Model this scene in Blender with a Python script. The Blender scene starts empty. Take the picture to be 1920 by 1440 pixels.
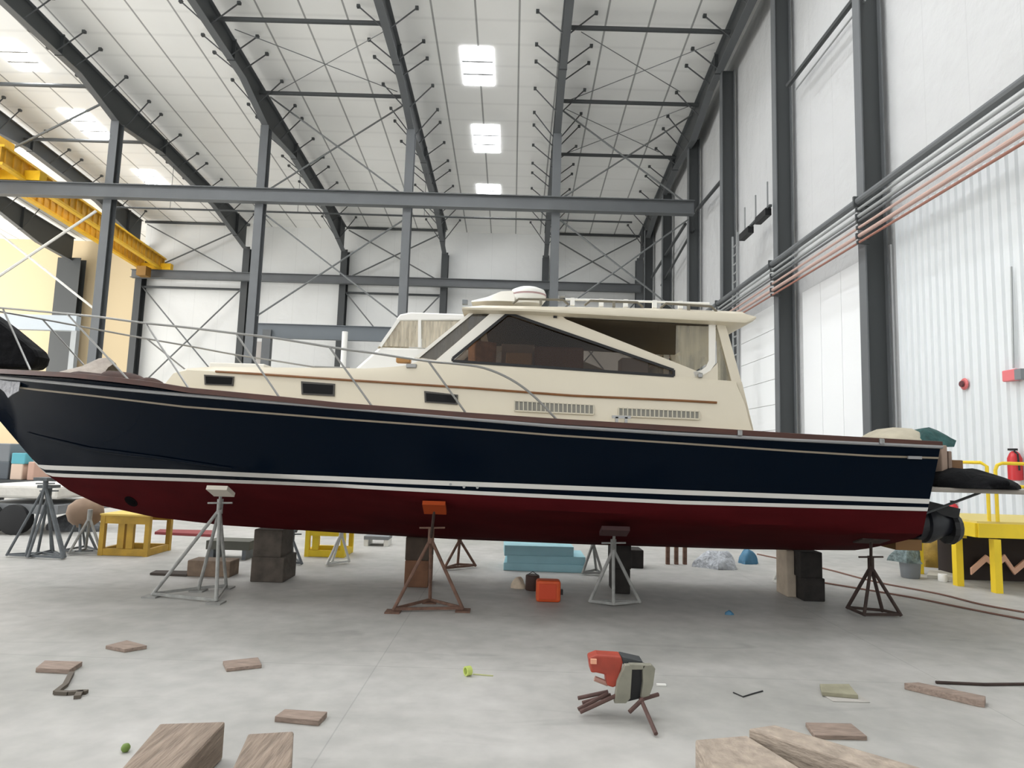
import bpy, math, random
from math import radians, sin, cos, pi
from mathutils import Vector, Matrix
random.seed(7)
SC = bpy.context.scene
COL = SC.collection

# ------------------------------------------------------------------ camera, light, exposure
F = 1220.0; CAMZ = 1.75
PIT, ROL, YAW = radians(6.015), radians(1.7555), radians(0.2426)
FW = Vector((-sin(YAW)*cos(PIT), cos(YAW)*cos(PIT), sin(PIT)))
R0 = Vector((cos(YAW), sin(YAW), 0)); U0 = R0.cross(FW)
RT = R0*cos(ROL) + U0*sin(ROL); UP = -R0*sin(ROL) + U0*cos(ROL)
CAM = Vector((0, 0, CAMZ))
cd = bpy.data.cameras.new('camera'); cam = bpy.data.objects.new('camera', cd); COL.objects.link(cam)
cd.sensor_width = 36; cd.lens = 36*F/1920; cd.clip_end = 400
cam.matrix_world = Matrix(((RT.x, UP.x, -FW.x, 0), (RT.y, UP.y, -FW.y, 0), (RT.z, UP.z, -FW.z, CAMZ), (0, 0, 0, 1)))
SC.camera = cam
vs = SC.view_settings
vs.view_transform = 'Standard'; vs.look = 'None'; vs.exposure = -0.24; vs.gamma = 1; vs.use_curve_mapping = False
try: SC.cycles.use_denoising = True
except Exception: pass
SC.cycles.max_bounces = 8; SC.cycles.diffuse_bounces = 5; SC.cycles.sample_clamp_indirect = 4

w = bpy.data.worlds.new('sky'); SC.world = w; w.use_nodes = True
w.node_tree.nodes['Background'].inputs[0].default_value = (0.92, 0.96, 1, 1)
w.node_tree.nodes['Background'].inputs[1].default_value = 1.0

def area(name, loc, aim, sx, sy, power, color=(1, 1, 1)):
    l = bpy.data.lights.new(name, 'AREA'); l.shape = 'RECTANGLE'; l.size = sx; l.size_y = sy
    l.energy = power; l.color = color
    o = bpy.data.objects.new(name, l); COL.objects.link(o)
    o.location = loc
    o.rotation_euler = (Vector(aim) - Vector(loc)).to_track_quat('-Z', 'Y').to_euler()
    return o
# daylight lamps for assumed, unseen great doors (behind the camera and on the left)
area('door_daylight', (-12, -17, 9), (-6, 45, 22), 44, 16, 2500, (1, 1, 1))
area('side_fill_daylight', (-50, 37, 8), (-20, 38, 26), 24, 15, 7500, (1, 0.97, 0.92))
area('side_fill_daylight', (-50, 12, 7), (-15, 30, 24), 28, 13, 7500, (1, 0.98, 0.95))  # second side lamp, added and aimed up to brighten the ceiling

# ------------------------------------------------------------------ pixel helpers (photo frame 1920x1440)
def ray(px, py): return FW + RT*((px-960)/F) - UP*((py-720)/F)
def P(px, py, D):
    d = ray(px, py); return CAM + d*(D/d.y)
def FL(px, py, z=0.0):
    d = ray(px, py); return CAM + d*((z-CAMZ)/d.z)
def XW(px, py, X):
    d = ray(px, py); return CAM + d*(X/d.x)

# ------------------------------------------------------------------ materials
def lin(c):
    return tuple((v/255/12.92 if v/255 <= 0.04045 else ((v/255+0.055)/1.055)**2.4) for v in c)
MATS = {}
def mat(name, rgb, rough=0.6, metal=0.0, var=0.0, scale=4.0, bump=0.0, spec=0.5, stretch=(1, 1, 1), bscale=None):
    if name in MATS: return MATS[name]
    m = bpy.data.materials.new(name); m.use_nodes = True
    nt = m.node_tree; b = nt.nodes['Principled BSDF']
    c = lin(rgb)
    b.inputs['Base Color'].default_value = (*c, 1)
    b.inputs['Roughness'].default_value = rough; b.inputs['Metallic'].default_value = metal
    b.inputs['Specular IOR Level'].default_value = spec
    if var or bump:
        tc = nt.nodes.new('ShaderNodeTexCoord'); mp = nt.nodes.new('ShaderNodeMapping')
        mp.inputs['Scale'].default_value = stretch
        nt.links.new(tc.outputs['Object'], mp.inputs[0])
        n = nt.nodes.new('ShaderNodeTexNoise'); n.inputs['Scale'].default_value = scale; n.inputs['Detail'].default_value = 6
        nt.links.new(mp.outputs[0], n.inputs['Vector'])
        if var:
            rp = nt.nodes.new('ShaderNodeValToRGB')
            rp.color_ramp.elements[0].position = 0.3; rp.color_ramp.elements[1].position = 0.7
            rp.color_ramp.elements[0].color = (*[x*(1-var) for x in c], 1)
            rp.color_ramp.elements[1].color = (*[min(1, x*(1+var*0.6)) for x in c], 1)
            nt.links.new(n.outputs['Fac'], rp.inputs[0]); nt.links.new(rp.outputs[0], b.inputs['Base Color'])
        if bump:
            n2 = n
            if bscale:
                n2 = nt.nodes.new('ShaderNodeTexNoise'); n2.inputs['Scale'].default_value = bscale; n2.inputs['Detail'].default_value = 4
                nt.links.new(mp.outputs[0], n2.inputs['Vector'])
            bp = nt.nodes.new('ShaderNodeBump'); bp.inputs['Strength'].default_value = bump; bp.inputs['Distance'].default_value = 0.1
            nt.links.new(n2.outputs['Fac'], bp.inputs['Height']); nt.links.new(bp.outputs[0], b.inputs['Normal'])
    MATS[name] = m; return m
def emit(name, rgb, s):
    m = bpy.data.materials.new(name); m.use_nodes = True; nt = m.node_tree
    b = nt.nodes['Principled BSDF']; b.inputs['Base Color'].default_value = (*lin(rgb), 1)
    b.inputs['Emission Color'].default_value = (*lin(rgb), 1); b.inputs['Emission Strength'].default_value = s
    return m
def glass(name, tint, refl=0.06, rough=0.03, haze=None, hz=0.0):
    m = bpy.data.materials.new(name); m.use_nodes = True; nt = m.node_tree; nt.nodes.clear()
    o = nt.nodes.new('ShaderNodeOutputMaterial'); t = nt.nodes.new('ShaderNodeBsdfTransparent'); g = nt.nodes.new('ShaderNodeBsdfGlossy')
    t.inputs[0].default_value = (*lin(tint), 1); g.inputs['Roughness'].default_value = rough
    mx = nt.nodes.new('ShaderNodeMixShader'); mx.inputs[0].default_value = refl
    nt.links.new(t.outputs[0], mx.inputs[1]); nt.links.new(g.outputs[0], mx.inputs[2]); last = mx
    if hz:
        d = nt.nodes.new('ShaderNodeBsdfDiffuse'); d.inputs[0].default_value = (*lin(haze), 1)
        tc = nt.nodes.new('ShaderNodeTexCoord'); mp = nt.nodes.new('ShaderNodeMapping'); mp.inputs['Scale'].default_value = (9, 9, 1)
        n = nt.nodes.new('ShaderNodeTexNoise'); n.inputs['Scale'].default_value = 1.5
        nt.links.new(tc.outputs['Object'], mp.inputs[0]); nt.links.new(mp.outputs[0], n.inputs['Vector'])
        mr = nt.nodes.new('ShaderNodeMapRange'); mr.inputs[1].default_value = 0.35; mr.inputs[2].default_value = 0.7
        mr.inputs[3].default_value = hz*0.4; mr.inputs[4].default_value = min(1, hz*1.6)
        nt.links.new(n.outputs['Fac'], mr.inputs[0])
        m2 = nt.nodes.new('ShaderNodeMixShader'); nt.links.new(mr.outputs[0], m2.inputs[0])
        nt.links.new(mx.outputs[0], m2.inputs[1]); nt.links.new(d.outputs[0], m2.inputs[2]); last = m2
    nt.links.new(last.outputs[0], o.inputs[0]); return m

STEEL = mat('grey_steel', (98, 101, 103), 0.5, 0, 0.10, 0.6)
STEEL_D = mat('dark_steel', (62, 65, 66), 0.55)
ROD = mat('brace_rod', (105, 108, 108), 0.5)
GALV = mat('galvanised', (160, 163, 163), 0.4, 0.3)
COPPER = mat('pink_pipe', (186, 158, 148), 0.5)
YELLOW = mat('crane_yellow', (224, 176, 30), 0.45, 0, 0.12, 3)
YEL2 = mat('stand_yellow', (180, 142, 44), 0.55, 0, 0.25, 5)
YEL3 = mat('platform_yellow', (238, 205, 40), 0.5, 0, 0.08, 3)
NAVY = mat('navy_gelcoat', (3, 12, 24), 0.15, 0, 0.0, spec=0.06)
RED = mat('antifouling_red', (66, 14, 17), 0.8, 0, 0.22, 2.5, stretch=(0.6, 1, 2), spec=0.05)
STRIPE = mat('stripe_white', (205, 202, 196), 0.35)
RUB = mat('rub_strip', (150, 150, 150), 0.35, 0.3)
GOLD = mat('cove_stripe', (140, 128, 110), 0.4)
TEAK = mat('teak', (72, 36, 22), 0.5, 0, 0.3, 6, stretch=(0.4, 3, 3))
TRIM = mat('teak_trim', (128, 84, 48), 0.5, 0, 0.2, 6)
CREAM = mat('cream_gelcoat', (220, 211, 191), 0.35, 0, 0.03, 1.0, spec=0.4)
CREAMW = mat('white_frame', (238, 234, 224), 0.35)
DECKM = mat('deck_cream', (205, 196, 172), 0.7)
HEAD = mat('headliner', (84, 72, 52), 0.8)
BLACKR = mat('black_rubber', (18, 18, 20), 0.55)
BLACKT = mat('black_tarp', (9, 9, 12), 0.8, 0, 0.4, 8, 0.4, spec=0.15)
CHROME = mat('chrome_rail', (150, 150, 148), 0.3, 0.7)
WHITE = mat('white_plastic', (236, 235, 230), 0.45)
WOODP = mat('weathered_wood', (150, 132, 120), 0.85, 0, 0.30, 9, 0.25, stretch=(1, 6, 6))
WOODT = mat('timber_grey', (146, 130, 116), 0.9, 0, 0.32, 7, 0.4, stretch=(6, 0.7, 6))
WOODD = mat('dark_block', (84, 76, 68), 0.9, 0, 0.35, 7, 0.3)
WOODB = mat('black_block', (40, 36, 33), 0.9, 0, 0.35, 7, 0.3)
WOODR = mat('red_brown_block', (112, 78, 56), 0.85, 0, 0.3, 6, 0.2)
WOODL = mat('pale_block', (178, 164, 146), 0.85, 0, 0.15, 6, 0.2)
RUST = mat('rusty_steel', (112, 84, 70), 0.8, 0, 0.35, 14)
RUSTD = mat('dark_rust', (58, 44, 38), 0.8, 0, 0.35, 14)
JACKG = mat('jack_grey', (150, 150, 146), 0.6, 0, 0.25, 10)
JACKD = mat('jack_slate', (98, 103, 106), 0.6, 0, 0.25, 10)
ORANGE = mat('orange_paint', (206, 82, 34), 0.6, 0, 0.15, 8)
REDP = mat('red_paint', (160, 62, 44), 0.55, 0, 0.2, 9)
FOAM = mat('blue_foam', (158, 202, 212), 0.7, 0, 0.06, 3)
TAN = mat('tan_canvas', (150, 126, 106), 0.85, 0, 0.12, 5)
CARD = mat('cardboard', (156, 120, 90), 0.85, 0, 0.15, 4)
BROWN = mat('brown_vinyl', (168, 128, 106), 0.7, 0, 0.1, 4)
TEAL = mat('teal_tarp', (36, 78, 76), 0.75, 0, 0.35, 10, 0.4)
BEIGE = mat('beige_canvas', (186, 178, 158), 0.85, 0, 0.12, 6, 0.3)
BLUEC = mat('blue_plastic', (58, 110, 140), 0.5, 0, 0.2, 10)
BAG = mat('clear_plastic_bag', (196, 200, 206), 0.3, 0, 0.3, 14, 0.8)
FIRE = mat('fire_red', (196, 40, 46), 0.4)
GREYP = mat('grey_plastic', (126, 130, 134), 0.6)
LIME = mat('lime_tape', (184, 198, 104), 0.6)
PEACH = mat('peach_board', (232, 184, 156), 0.7)
GREYF = mat('grey_cloth', (170, 160, 150), 0.9, 0, 0.2, 6, 0.4)
CREAMWALL = mat('cream_wall', (206, 188, 154), 0.8)

# concrete floor: clouds, stains and saw-cut joints
def floor_mat():
    m = bpy.data.materials.new('concrete'); m.use_nodes = True; nt = m.node_tree; b = nt.nodes['Principled BSDF']
    tc = nt.nodes.new('ShaderNodeTexCoord')
    def noise(sc, det=6, st=(1, 1, 1), dist=0.0):
        mp = nt.nodes.new('ShaderNodeMapping'); mp.inputs['Scale'].default_value = st
        nt.links.new(tc.outputs['Object'], mp.inputs[0])
        n = nt.nodes.new('ShaderNodeTexNoise'); n.inputs['Scale'].default_value = sc; n.inputs['Detail'].default_value = det
        n.inputs['Distortion'].default_value = dist
        nt.links.new(mp.outputs[0], n.inputs['Vector']); return n
    n1 = noise(0.55, 8, (1, 1.4, 1), 0.6); n2 = noise(5, 8); n3 = noise(1.7, 5, (0.5, 2, 1), 1.0)
    r = nt.nodes.new('ShaderNodeValToRGB')
    e = r.color_ramp.elements; e[0].position = 0.32; e[0].color = (*lin((162, 161, 156)), 1); e[1].position = 0.68; e[1].color = (*lin((186, 184, 180)), 1)
    nt.links.new(n1.outputs['Fac'], r.inputs[0])
    def mixm(a, fac_out, lo, hi, v0, v1):
        mr = nt.nodes.new('ShaderNodeMapRange'); mr.inputs[1].default_value = lo; mr.inputs[2].default_value = hi
        mr.inputs[3].default_value = v0; mr.inputs[4].default_value = v1
        nt.links.new(fac_out, mr.inputs[0])
        mx = nt.nodes.new('ShaderNodeMix'); mx.data_type = 'RGBA'; mx.blend_type = 'MULTIPLY'; mx.inputs[0].default_value = 1
        nt.links.new(a, mx.inputs[6]); cb = nt.nodes.new('ShaderNodeCombineColor')
        for i in range(3): nt.links.new(mr.outputs[0], cb.inputs[i])
        nt.links.new(cb.outputs[0], mx.inputs[7]); return mx.outputs[2]
    c = mixm(r.outputs[0], n2.outputs['Fac'], 0.3, 0.7, 0.88, 1.06)
    c = mixm(c, n3.outputs['Fac'], 0.62, 0.75, 1.0, 0.84)
    sp = nt.nodes.new('ShaderNodeSeparateXYZ'); nt.links.new(tc.outputs['Object'], sp.inputs[0])
    def joint(sock, per, off, wd):
        a = nt.nodes.new('ShaderNodeMath'); a.operation = 'ADD'; a.inputs[1].default_value = off; nt.links.new(sock, a.inputs[0])
        mo = nt.nodes.new('ShaderNodeMath'); mo.operation = 'PINGPONG'; mo.inputs[1].default_value = per/2; nt.links.new(a.outputs[0], mo.inputs[0])
        return mixm(c, mo.outputs[0], wd*0.5, wd, 0.80, 1.0)
    c = joint(sp.outputs[0], 4.6, -1.55, 0.006); c = joint(sp.outputs[1], 4.6, 0.33, 0.006)
    nt.links.new(c, b.inputs['Base Color'])
    b.inputs['Roughness'].default_value = 0.55; b.inputs['Specular IOR Level'].default_value = 0.3
    return m
def lined(name, rgb, axis, per, wd, dark, noise_bump=0.3, axis2=None, per2=1, dark2=0.93, off=0.0):
    m = mat(name, rgb, 0.8, 0, 0.03, 0.4, noise_bump, bscale=1.6, spec=0.2)
    nt = m.node_tree; b = nt.nodes['Principled BSDF']
    src = b.inputs['Base Color'].links[0].from_socket
    tc = nt.nodes.new('ShaderNodeTexCoord'); sp = nt.nodes.new('ShaderNodeSeparateXYZ'); nt.links.new(tc.outputs['Object'], sp.inputs[0])
    def mul(src, ax, pr, w_, d, soft):
        a = nt.nodes.new('ShaderNodeMath'); a.operation = 'ADD'; a.inputs[1].default_value = off; nt.links.new(sp.outputs[ax], a.inputs[0])
        mo = nt.nodes.new('ShaderNodeMath'); mo.operation = 'PINGPONG'; mo.inputs[1].default_value = pr/2; nt.links.new(a.outputs[0], mo.inputs[0])
        mr = nt.nodes.new('ShaderNodeMapRange'); mr.inputs[1].default_value = w_*(1-soft); mr.inputs[2].default_value = w_
        mr.inputs[3].default_value = d; mr.inputs[4].default_value = 1; nt.links.new(mo.outputs[0], mr.inputs[0])
        mx = nt.nodes.new('ShaderNodeMix'); mx.data_type = 'RGBA'; mx.blend_type = 'MULTIPLY'; mx.inputs[0].default_value = 1
        cb = nt.nodes.new('ShaderNodeCombineColor')
        for i in range(3): nt.links.new(mr.outputs[0], cb.inputs[i])
        nt.links.new(src, mx.inputs[6]); nt.links.new(cb.outputs[0], mx.inputs[7]); return mx.outputs[2]
    src = mul(src, axis, per, wd, dark, 0.3)
    if axis2 is not None: src = mul(src, axis2, per2, 0.12, dark2, 0.8)
    nt.links.new(src, b.inputs['Base Color']); return m

# ------------------------------------------------------------------ mesh builder
class MB:
    def __init__(s): s.v = []; s.f = []
    def add(s, vs, fs):
        n = len(s.v); s.v += [Vector(p) for p in vs]; s.f += [tuple(i+n for i in f) for f in fs]; return s
    def hexa(s, lo, hi):  # two quads (4 pts each)
        return s.add(list(lo)+list(hi), [(3, 2, 1, 0), (4, 5, 6, 7), (0, 1, 5, 4), (1, 2, 6, 5), (2, 3, 7, 6), (3, 0, 4, 7)])
    def box(s, c, sz, rz=0.0, rx=0.0, ry=0.0):
        M = Matrix.Translation(c) @ Matrix.Rotation(rz, 4, 'Z') @ Matrix.Rotation(ry, 4, 'Y') @ Matrix.Rotation(rx, 4, 'X')
        x, y, z = [k/2 for k in sz]
        q = [M @ Vector(p) for p in [(-x, -y, -z), (x, -y, -z), (x, y, -z), (-x, y, -z), (-x, -y, z), (x, -y, z), (x, y, z), (-x, y, z)]]
        return s.hexa(q[:4], q[4:])
    def bar(s, a, b, w_, h_, up=(0, 0, 1)):
        a = Vector(a); b = Vector(b); d = (b-a).normalized(); u = Vector(up)
        if abs(d.dot(u)) > 0.98: u = Vector((0, 1, 0))
        x = d.cross(u).normalized()*(w_/2); y = x.cross(d).normalized()*(h_/2)
        return s.hexa([a-x-y, a+x-y, a+x+y, a-x+y], [b-x-y, b+x-y, b+x+y, b-x+y])
    def ibeam(s, a, b, w_, h_, up=(0, 0, 1), t=0.04):
        a = Vector(a); b = Vector(b); d = (b-a).normalized(); u = Vector(up)
        x = d.cross(u).normalized(); y = x.cross(d).normalized()
        for k in (-1, 1):
            o = y*(k*(h_/2-t/2)); s.bar(a+o, b+o, w_, t, up)
        return s.bar(a, b, t*0.8, h_-2*t, up)
    def tube(s, pts, r, n=8, caps=True):
        pts = [Vector(p) for p in pts]; rs = r if isinstance(r, (list, tuple)) else [r]*len(pts)
        rings = []; px_ = None
        for i, p in enumerate(pts):
            d = (pts[min(i+1, len(pts)-1)] - pts[max(i-1, 0)]).normalized()
            u = Vector((0, 0, 1)) if abs(d.z) < 0.95 else Vector((0, 1, 0))
            x = d.cross(u).normalized() if px_ is None else (px_ - d*px_.dot(d)).normalized()
            px_ = x; y = d.cross(x)
            rings.append([p + (x*cos(2*pi*k/n) + y*sin(2*pi*k/n))*rs[i] for k in range(n)])
        vs_ = [q for rg in rings for q in rg]; fs = []
        for i in range(len(pts)-1):
            for k in range(n):
                k2 = (k+1) % n; fs.append((i*n+k, i*n+k2, (i+1)*n+k2, (i+1)*n+k))
        if caps: fs += [tuple(reversed(range(n))), tuple(range((len(pts)-1)*n, len(pts)*n))]
        return s.add(vs_, fs)
    def prism(s, poly, ext):
        poly = [Vector(p) for p in poly]; e = Vector(ext); n = len(poly)
        fs = [tuple(range(n)), tuple(reversed(range(n, 2*n)))] + [(i, i+n, (i+1) % n+n, (i+1) % n) for i in range(n)]
        return s.add(poly + [p+e for p in poly], fs)
    def loft(s, rows, cap=(False, False), closed=False):
        n = len(rows[0]); vs_ = [p for r in rows for p in r]; fs = []
        for i in range(len(rows)-1):
            for k in range(n if closed else n-1):
                k2 = (k+1) % n; fs.append((i*n+k, i*n+k2, (i+1)*n+k2, (i+1)*n+k))
        if cap[0]: fs.append(tuple(range(n)))
        if cap[1]: fs.append(tuple(range((len(rows)-1)*n, len(rows)*n)))
        return s.add(vs_, fs)
    def lathe(s, c, prof, n=20, axis='Z'):
        rows = []
        for r, h in prof:
            rg = []
            for k in range(n):
                a = 2*pi*k/n
                q = Vector((r*cos(a), r*sin(a), h))
                if axis == 'X': q = Vector((h, r*cos(a), r*sin(a)))
                if axis == 'Y': q = Vector((r*cos(a), h, r*sin(a)))
                rg.append(Vector(c)+q)
            rows.append(rg)
        return s.loft(rows, (True, True), True)
    def heap(s, c, rx, ry, h, seed=1, n=18, m=7, rough=0.22):
        rnd = random.Random(seed); ph = [rnd.uniform(0, 6.3) for _ in range(8)]
        rows = []
        for j in range(m+1):
            t = j/m; rg = []
            for k in range(n):
                a = 2*pi*k/n
                q = 1 + rough*(sin(3*a+ph[0]+2*t)+0.7*sin(5*a+ph[1]-3*t)+0.5*sin(8*a+ph[2]))*0.6
                rr = (1-t**2.2)**0.6*q if j < m else 0.02
                zz = h*t*(1+rough*0.7*sin(2*a+ph[3])*(1 if j < m else 0))
                rg.append(Vector(c)+Vector((rx*rr*cos(a), ry*rr*sin(a), zz)))
            rows.append(rg)
        return s.loft(rows, (True, True), True)
    def build(s, name, m, parent=None, smooth=False, bevel=0.0):
        me = bpy.data.meshes.new(name); o = bpy.data.objects.new(name, me); COL.objects.link(o)
        if parent is not None:
            org = ORG[parent.name]; o.parent = parent
        else:
            xs = [p.x for p in s.v]; ys = [p.y for p in s.v]; zs = [p.z for p in s.v]
            org = Vector(((min(xs)+max(xs))/2, (min(ys)+max(ys))/2, min(zs))); o.location = org
        ORG[o.name] = org
        me.from_pydata([p-org for p in s.v], [], s.f); me.materials.append(m)
        import bmesh
        bm = bmesh.new(); bm.from_mesh(me); bmesh.ops.remove_doubles(bm, verts=bm.verts, dist=1e-5)
        bmesh.ops.recalc_face_normals(bm, faces=bm.faces); bm.to_mesh(me); bm.free()
        if smooth:
            for p in me.polygons: p.use_smooth = True
            me.set_sharp_from_angle(angle=radians(smooth if smooth > 1 else 40))
        if bevel:
            b = o.modifiers.new('bevel', 'BEVEL'); b.width = bevel; b.segments = 2; b.limit_method = 'ANGLE'; b.angle_limit = radians(40)
        return o
ORG = {}
def tag(o, label, cat, group=None):
    o['label'] = label; o['category'] = cat
    if group: o['group'] = group
    return o
def thing(name, loc, label, cat, group=None):
    o = bpy.data.objects.new(name, None); COL.objects.link(o); o.location = loc; o.empty_display_size = 0.2
    ORG[o.name] = Vector(loc); return tag(o, label, cat, group)
def struct(o): o['kind'] = 'structure'; return o
def copy_tree(o, parent=None):
    c = o.copy(); COL.objects.link(c)
    if parent is not None: c.parent = parent
    ORG[c.name] = ORG[o.name]
    for ch in o.children: copy_tree(ch, c)
    return c
ORD = ['first', 'second', 'third', 'fourth', 'fifth', 'sixth', 'seventh', 'eighth', 'ninth', 'tenth']
def interp(tab, x):
    if x <= tab[0][0]: return tab[0][1]
    for (a, b), (c, d) in zip(tab, tab[1:]):
        if x <= c: return b + (d-b)*(x-a)/(c-a)
    return tab[-1][1]

# ------------------------------------------------------------------ building shell
D1, D2 = 32.64, 48.8
XR = 9.75                                   # inner face of the right wall
XL = -52.0
ZE = P(900, 433, D2).z; SL = 0.088; RIDGE = 12.0
def zroof(y): return ZE + (D2 - max(y, 2*RIDGE-y))*SL
def RH(px, py, off=0.0):                     # ray meets the roof plane lowered by off
    d = ray(px, py); z0 = ZE + D2*SL - off
    t = (z0 - CAMZ)/(d.z + d.y*SL); return CAM + d*t
YB = -20.0
struct(MB().box((-21, 15, -0.1), (72, 78, 0.2)).build('floor', floor_mat()))
CEIL = lined('roof_liner', (250, 250, 247), 0, 1.9, 0.05, 0.40, 0.15, 1, 1.5, 0.93, off=0.2)
m = MB()
m.loft([[Vector((XL, y, zroof(y)+dz)) for dz in (0, 0.25)]+[Vector((XR+.3, y, zroof(y)+dz)) for dz in (0.25, 0)] for y in (YB, RIDGE, 56)], (True, True), True)
c = struct(m.build('ceiling', CEIL))
INS = lined('wall_insulation', (194, 195, 195), 1, 1.5, 0.02, 0.94, 1.0)
INSB = lined('back_wall_insulation', (230, 231, 229), 0, 1.9, 0.02, 0.92, 0.4)
XJ = P(262, 600, D2).x - 0.35
struct(MB().box(((XJ+XR)/2, D2+0.45, 9.5), (XR-XJ, 0.2, 19.4)).build('wall_back', INSB))
struct(MB().box(((XL+XJ)/2, 53.2, 9.5), (XJ-XL, 0.2, 19.4)).build('wall_back_left', CREAMWALL))
m = MB(); ys = [YB, RIDGE, 53]
m.loft([[Vector((XR, y, 0)), Vector((XR+.2, y, 0)), Vector((XR+.2, y, zroof(y)+.1)), Vector((XR, y, zroof(y)+.1))] for y in ys], (True, True), True)
struct(m.build('wall_right', INS))
# corrugated liner panel of the near bay, smooth panels and the sectional door further along
ZPAN = XW(1690, 400, XR-0.1).z
m = MB(); y = 2.0; prof = []
while y < 16.1:
    prof += [(y, 0.05), (y+.10, 0.05), (y+.13, 0.0), (y+.22, 0.0), (y+.25, 0.05)]; y += 0.25
rows = [[Vector((XR-0.03-dx, yy, z)) for yy, dx in prof] for z in (0, ZPAN)]
m.loft(rows)
m.add([(XR-0.02, 2, 0), (XR-0.02, 16.1, 0), (XR-0.02, 16.1, ZPAN), (XR-0.02, 2, ZPAN)], [(0, 1, 2, 3)])
struct(m.build('wall_right_liner', mat('corrugated_white', (222, 226, 228), 0.4, spec=0.3)))
m = MB()
for k in range(4):
    m.box((XR-0.02, 17.2+k*1.3, ZPAN/2-0.3), (0.05, 1.28, ZPAN-0.6))
struct(m.build('wall_right_panel', mat('smooth_white_panel', (240, 242, 243), 0.45)))
m = MB()
for k in range(8):
    m.box((XR-0.03, 25.2, 0.5+k*0.95), (0.06, 5.0, 0.93))
struct(m.build('door_1', mat('door_panel_white', (238, 240, 240), 0.5)))

# skylights
SKYL = emit('skylight_panel', (250, 252, 255), 30.0)
sky_px = [[(868, 87), (922, 160)], [(887, 233), (935, 286)], [(896, 345), (936, 377)],
          [(2, 75), (62, 132)], [(122, 205), (205, 262)], [(258, 318), (310, 350)]]
nwin = 1
def skylight(x0, x1, y0, y1):
    global nwin
    m = MB(); z = lambda yy: zroof(yy)-0.03
    m.hexa([(x0, y0, z(y0)), (x1, y0, z(y0)), (x1, y1, z(y1)), (x0, y1, z(y1))], [(x0, y0, z(y0)+.04), (x1, y0, z(y0)+.04), (x1, y1, z(y1)+.04), (x0, y1, z(y1)+.04)])
    o = struct(m.build('window_%d' % nwin, SKYL)); 
    fr = MB()
    for k in (1, 2):
        yy = y0+(y1-y0)*k/3; fr.bar((x0, yy, z(yy)-0.03), (x1, yy, z(yy)-0.03), 0.13, 0.05)
    fr.build('window_bar', GALV, o); nwin += 1
for (a, b) in sky_px:
    A = RH(*a); B = RH(*b)
    cx = (A.x+B.x)/2
    hw = 0.75
    skylight(cx-hw, cx+hw, min(A.y, B.y), max(A.y, B.y))
for xx in (-2.9, -10.5, -18, -25.6, 3.0):  # extra skylights out of view, added to brighten floor and ceiling
    for yy in ((5, 14, 19.5) if xx < -12 or xx == -2.9 else (2, 17) if xx < 0 else (12,)):
        skylight(xx-1.2, xx+1.2, yy, yy+3)

# ------------------------------------------------------------------ steel frames
near = {-4: (208, 362), -3: (490, 373), -2: (765, 381), -1: (1042, 389), 0: (1300, 398), -5: (-72, 352)}
far = {-5: (265, 517), -4: (462, 520), -3: (645, 523), -2: (833, 530), -1: (1022, 534), 0: (1198, 541)}
XN = {k: P(*v, D1).x for k, v in near.items()}
XF = {k: P(*v, D2).x for k, v in far.items()}
XN[-6] = XN[-5]-8; XF[-6] = P(128, 560, 52.2).x
def fx(k, y): return XN[k] + (XF[k]-XN[k])*(y-D1)/(D2-D1)
DEP = [(18, 1.3), (26, 1.0), (29.5, 0.9), (D1, 1.55), (36.5, 0.9), (43, 1.0), (48.2, 1.9)]
pos = {-6: 'leftmost of all, over the cream wall', -5: 'second from the left', -4: 'third from the left', -3: 'fourth from the left', -2: 'passing left of the roof windows', -1: 'passing right of the roof windows', 0: 'running along the white right wall'}
for k in range(-6, 1):
    ys = [18, 22, 26, 29.5, 31.2, D1, 34.2, 36.5, 40, 43, 46, 48.2]
    if k == -6: ys += [50, 52]
    xo = 0.0
    rf = thing('roof_rafter', (fx(k, 34), 34, zroof(34)-1), 'grey steel roof rafter, ' + pos[k], 'rafter', 'sloping roof rafters')
    web = MB(); bf = MB(); tf = MB()
    for a, b in zip(ys, ys[1:]):
        za, zb = zroof(a)-0.25, zroof(b)-0.25; da, db = interp(DEP, a), interp(DEP, b); xa, xb = fx(k, a), fx(k, b)
        t = 0.02
        web.hexa([(xa-t, a, za-da), (xa+t, a, za-da), (xa+t, a, za), (xa-t, a, za)], [(xb-t, b, zb-db), (xb+t, b, zb-db), (xb+t, b, zb), (xb-t, b, zb)])
        for mm, oa, ob in ((bf, da, db), (tf, 0, 0)):
            mm.hexa([(xa-.17, a, za-oa-.03), (xa+.17, a, za-oa-.03), (xa+.17, a, za-oa), (xa-.17, a, za-oa)], [(xb-.17, b, zb-ob-.03), (xb+.17, b, zb-ob-.03), (xb+.17, b, zb-ob), (xb-.17, b, zb-ob)])
    web.build('web', STEEL_D, rf); bf.build('bottom_flange', STEEL, rf); tf.build('top_flange', STEEL, rf)
    for yy in (28.2, 36.8, 46.5):
        z = zroof(yy)-0.25; d = interp(DEP, yy); x = fx(k, yy)
        MB().box((x, yy, z-d/2), (0.36, 0.06, d+0.1)).build('splice_plate', STEEL_D, rf)
    y = 22.8; i = 0
    while y < 47.8:
        z = zroof(y)-0.25; d = interp(DEP, y); x = fx(k, y)
        for sgn in ((-1, 1) if k < 0 else (-1,)):
            m = MB(); q = Vector((x+sgn*1.25, y, zroof(y)-0.22))
            m.tube([(x+sgn*.12, y, z-d+0.05), q], 0.032, 6); m.box(q, (0.14, 0.14, 0.12))
            m.build('flange_brace', STEEL_D, rf)
        y += 1.15 if i % 3 == 0 else 2.0
        i += 1
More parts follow.
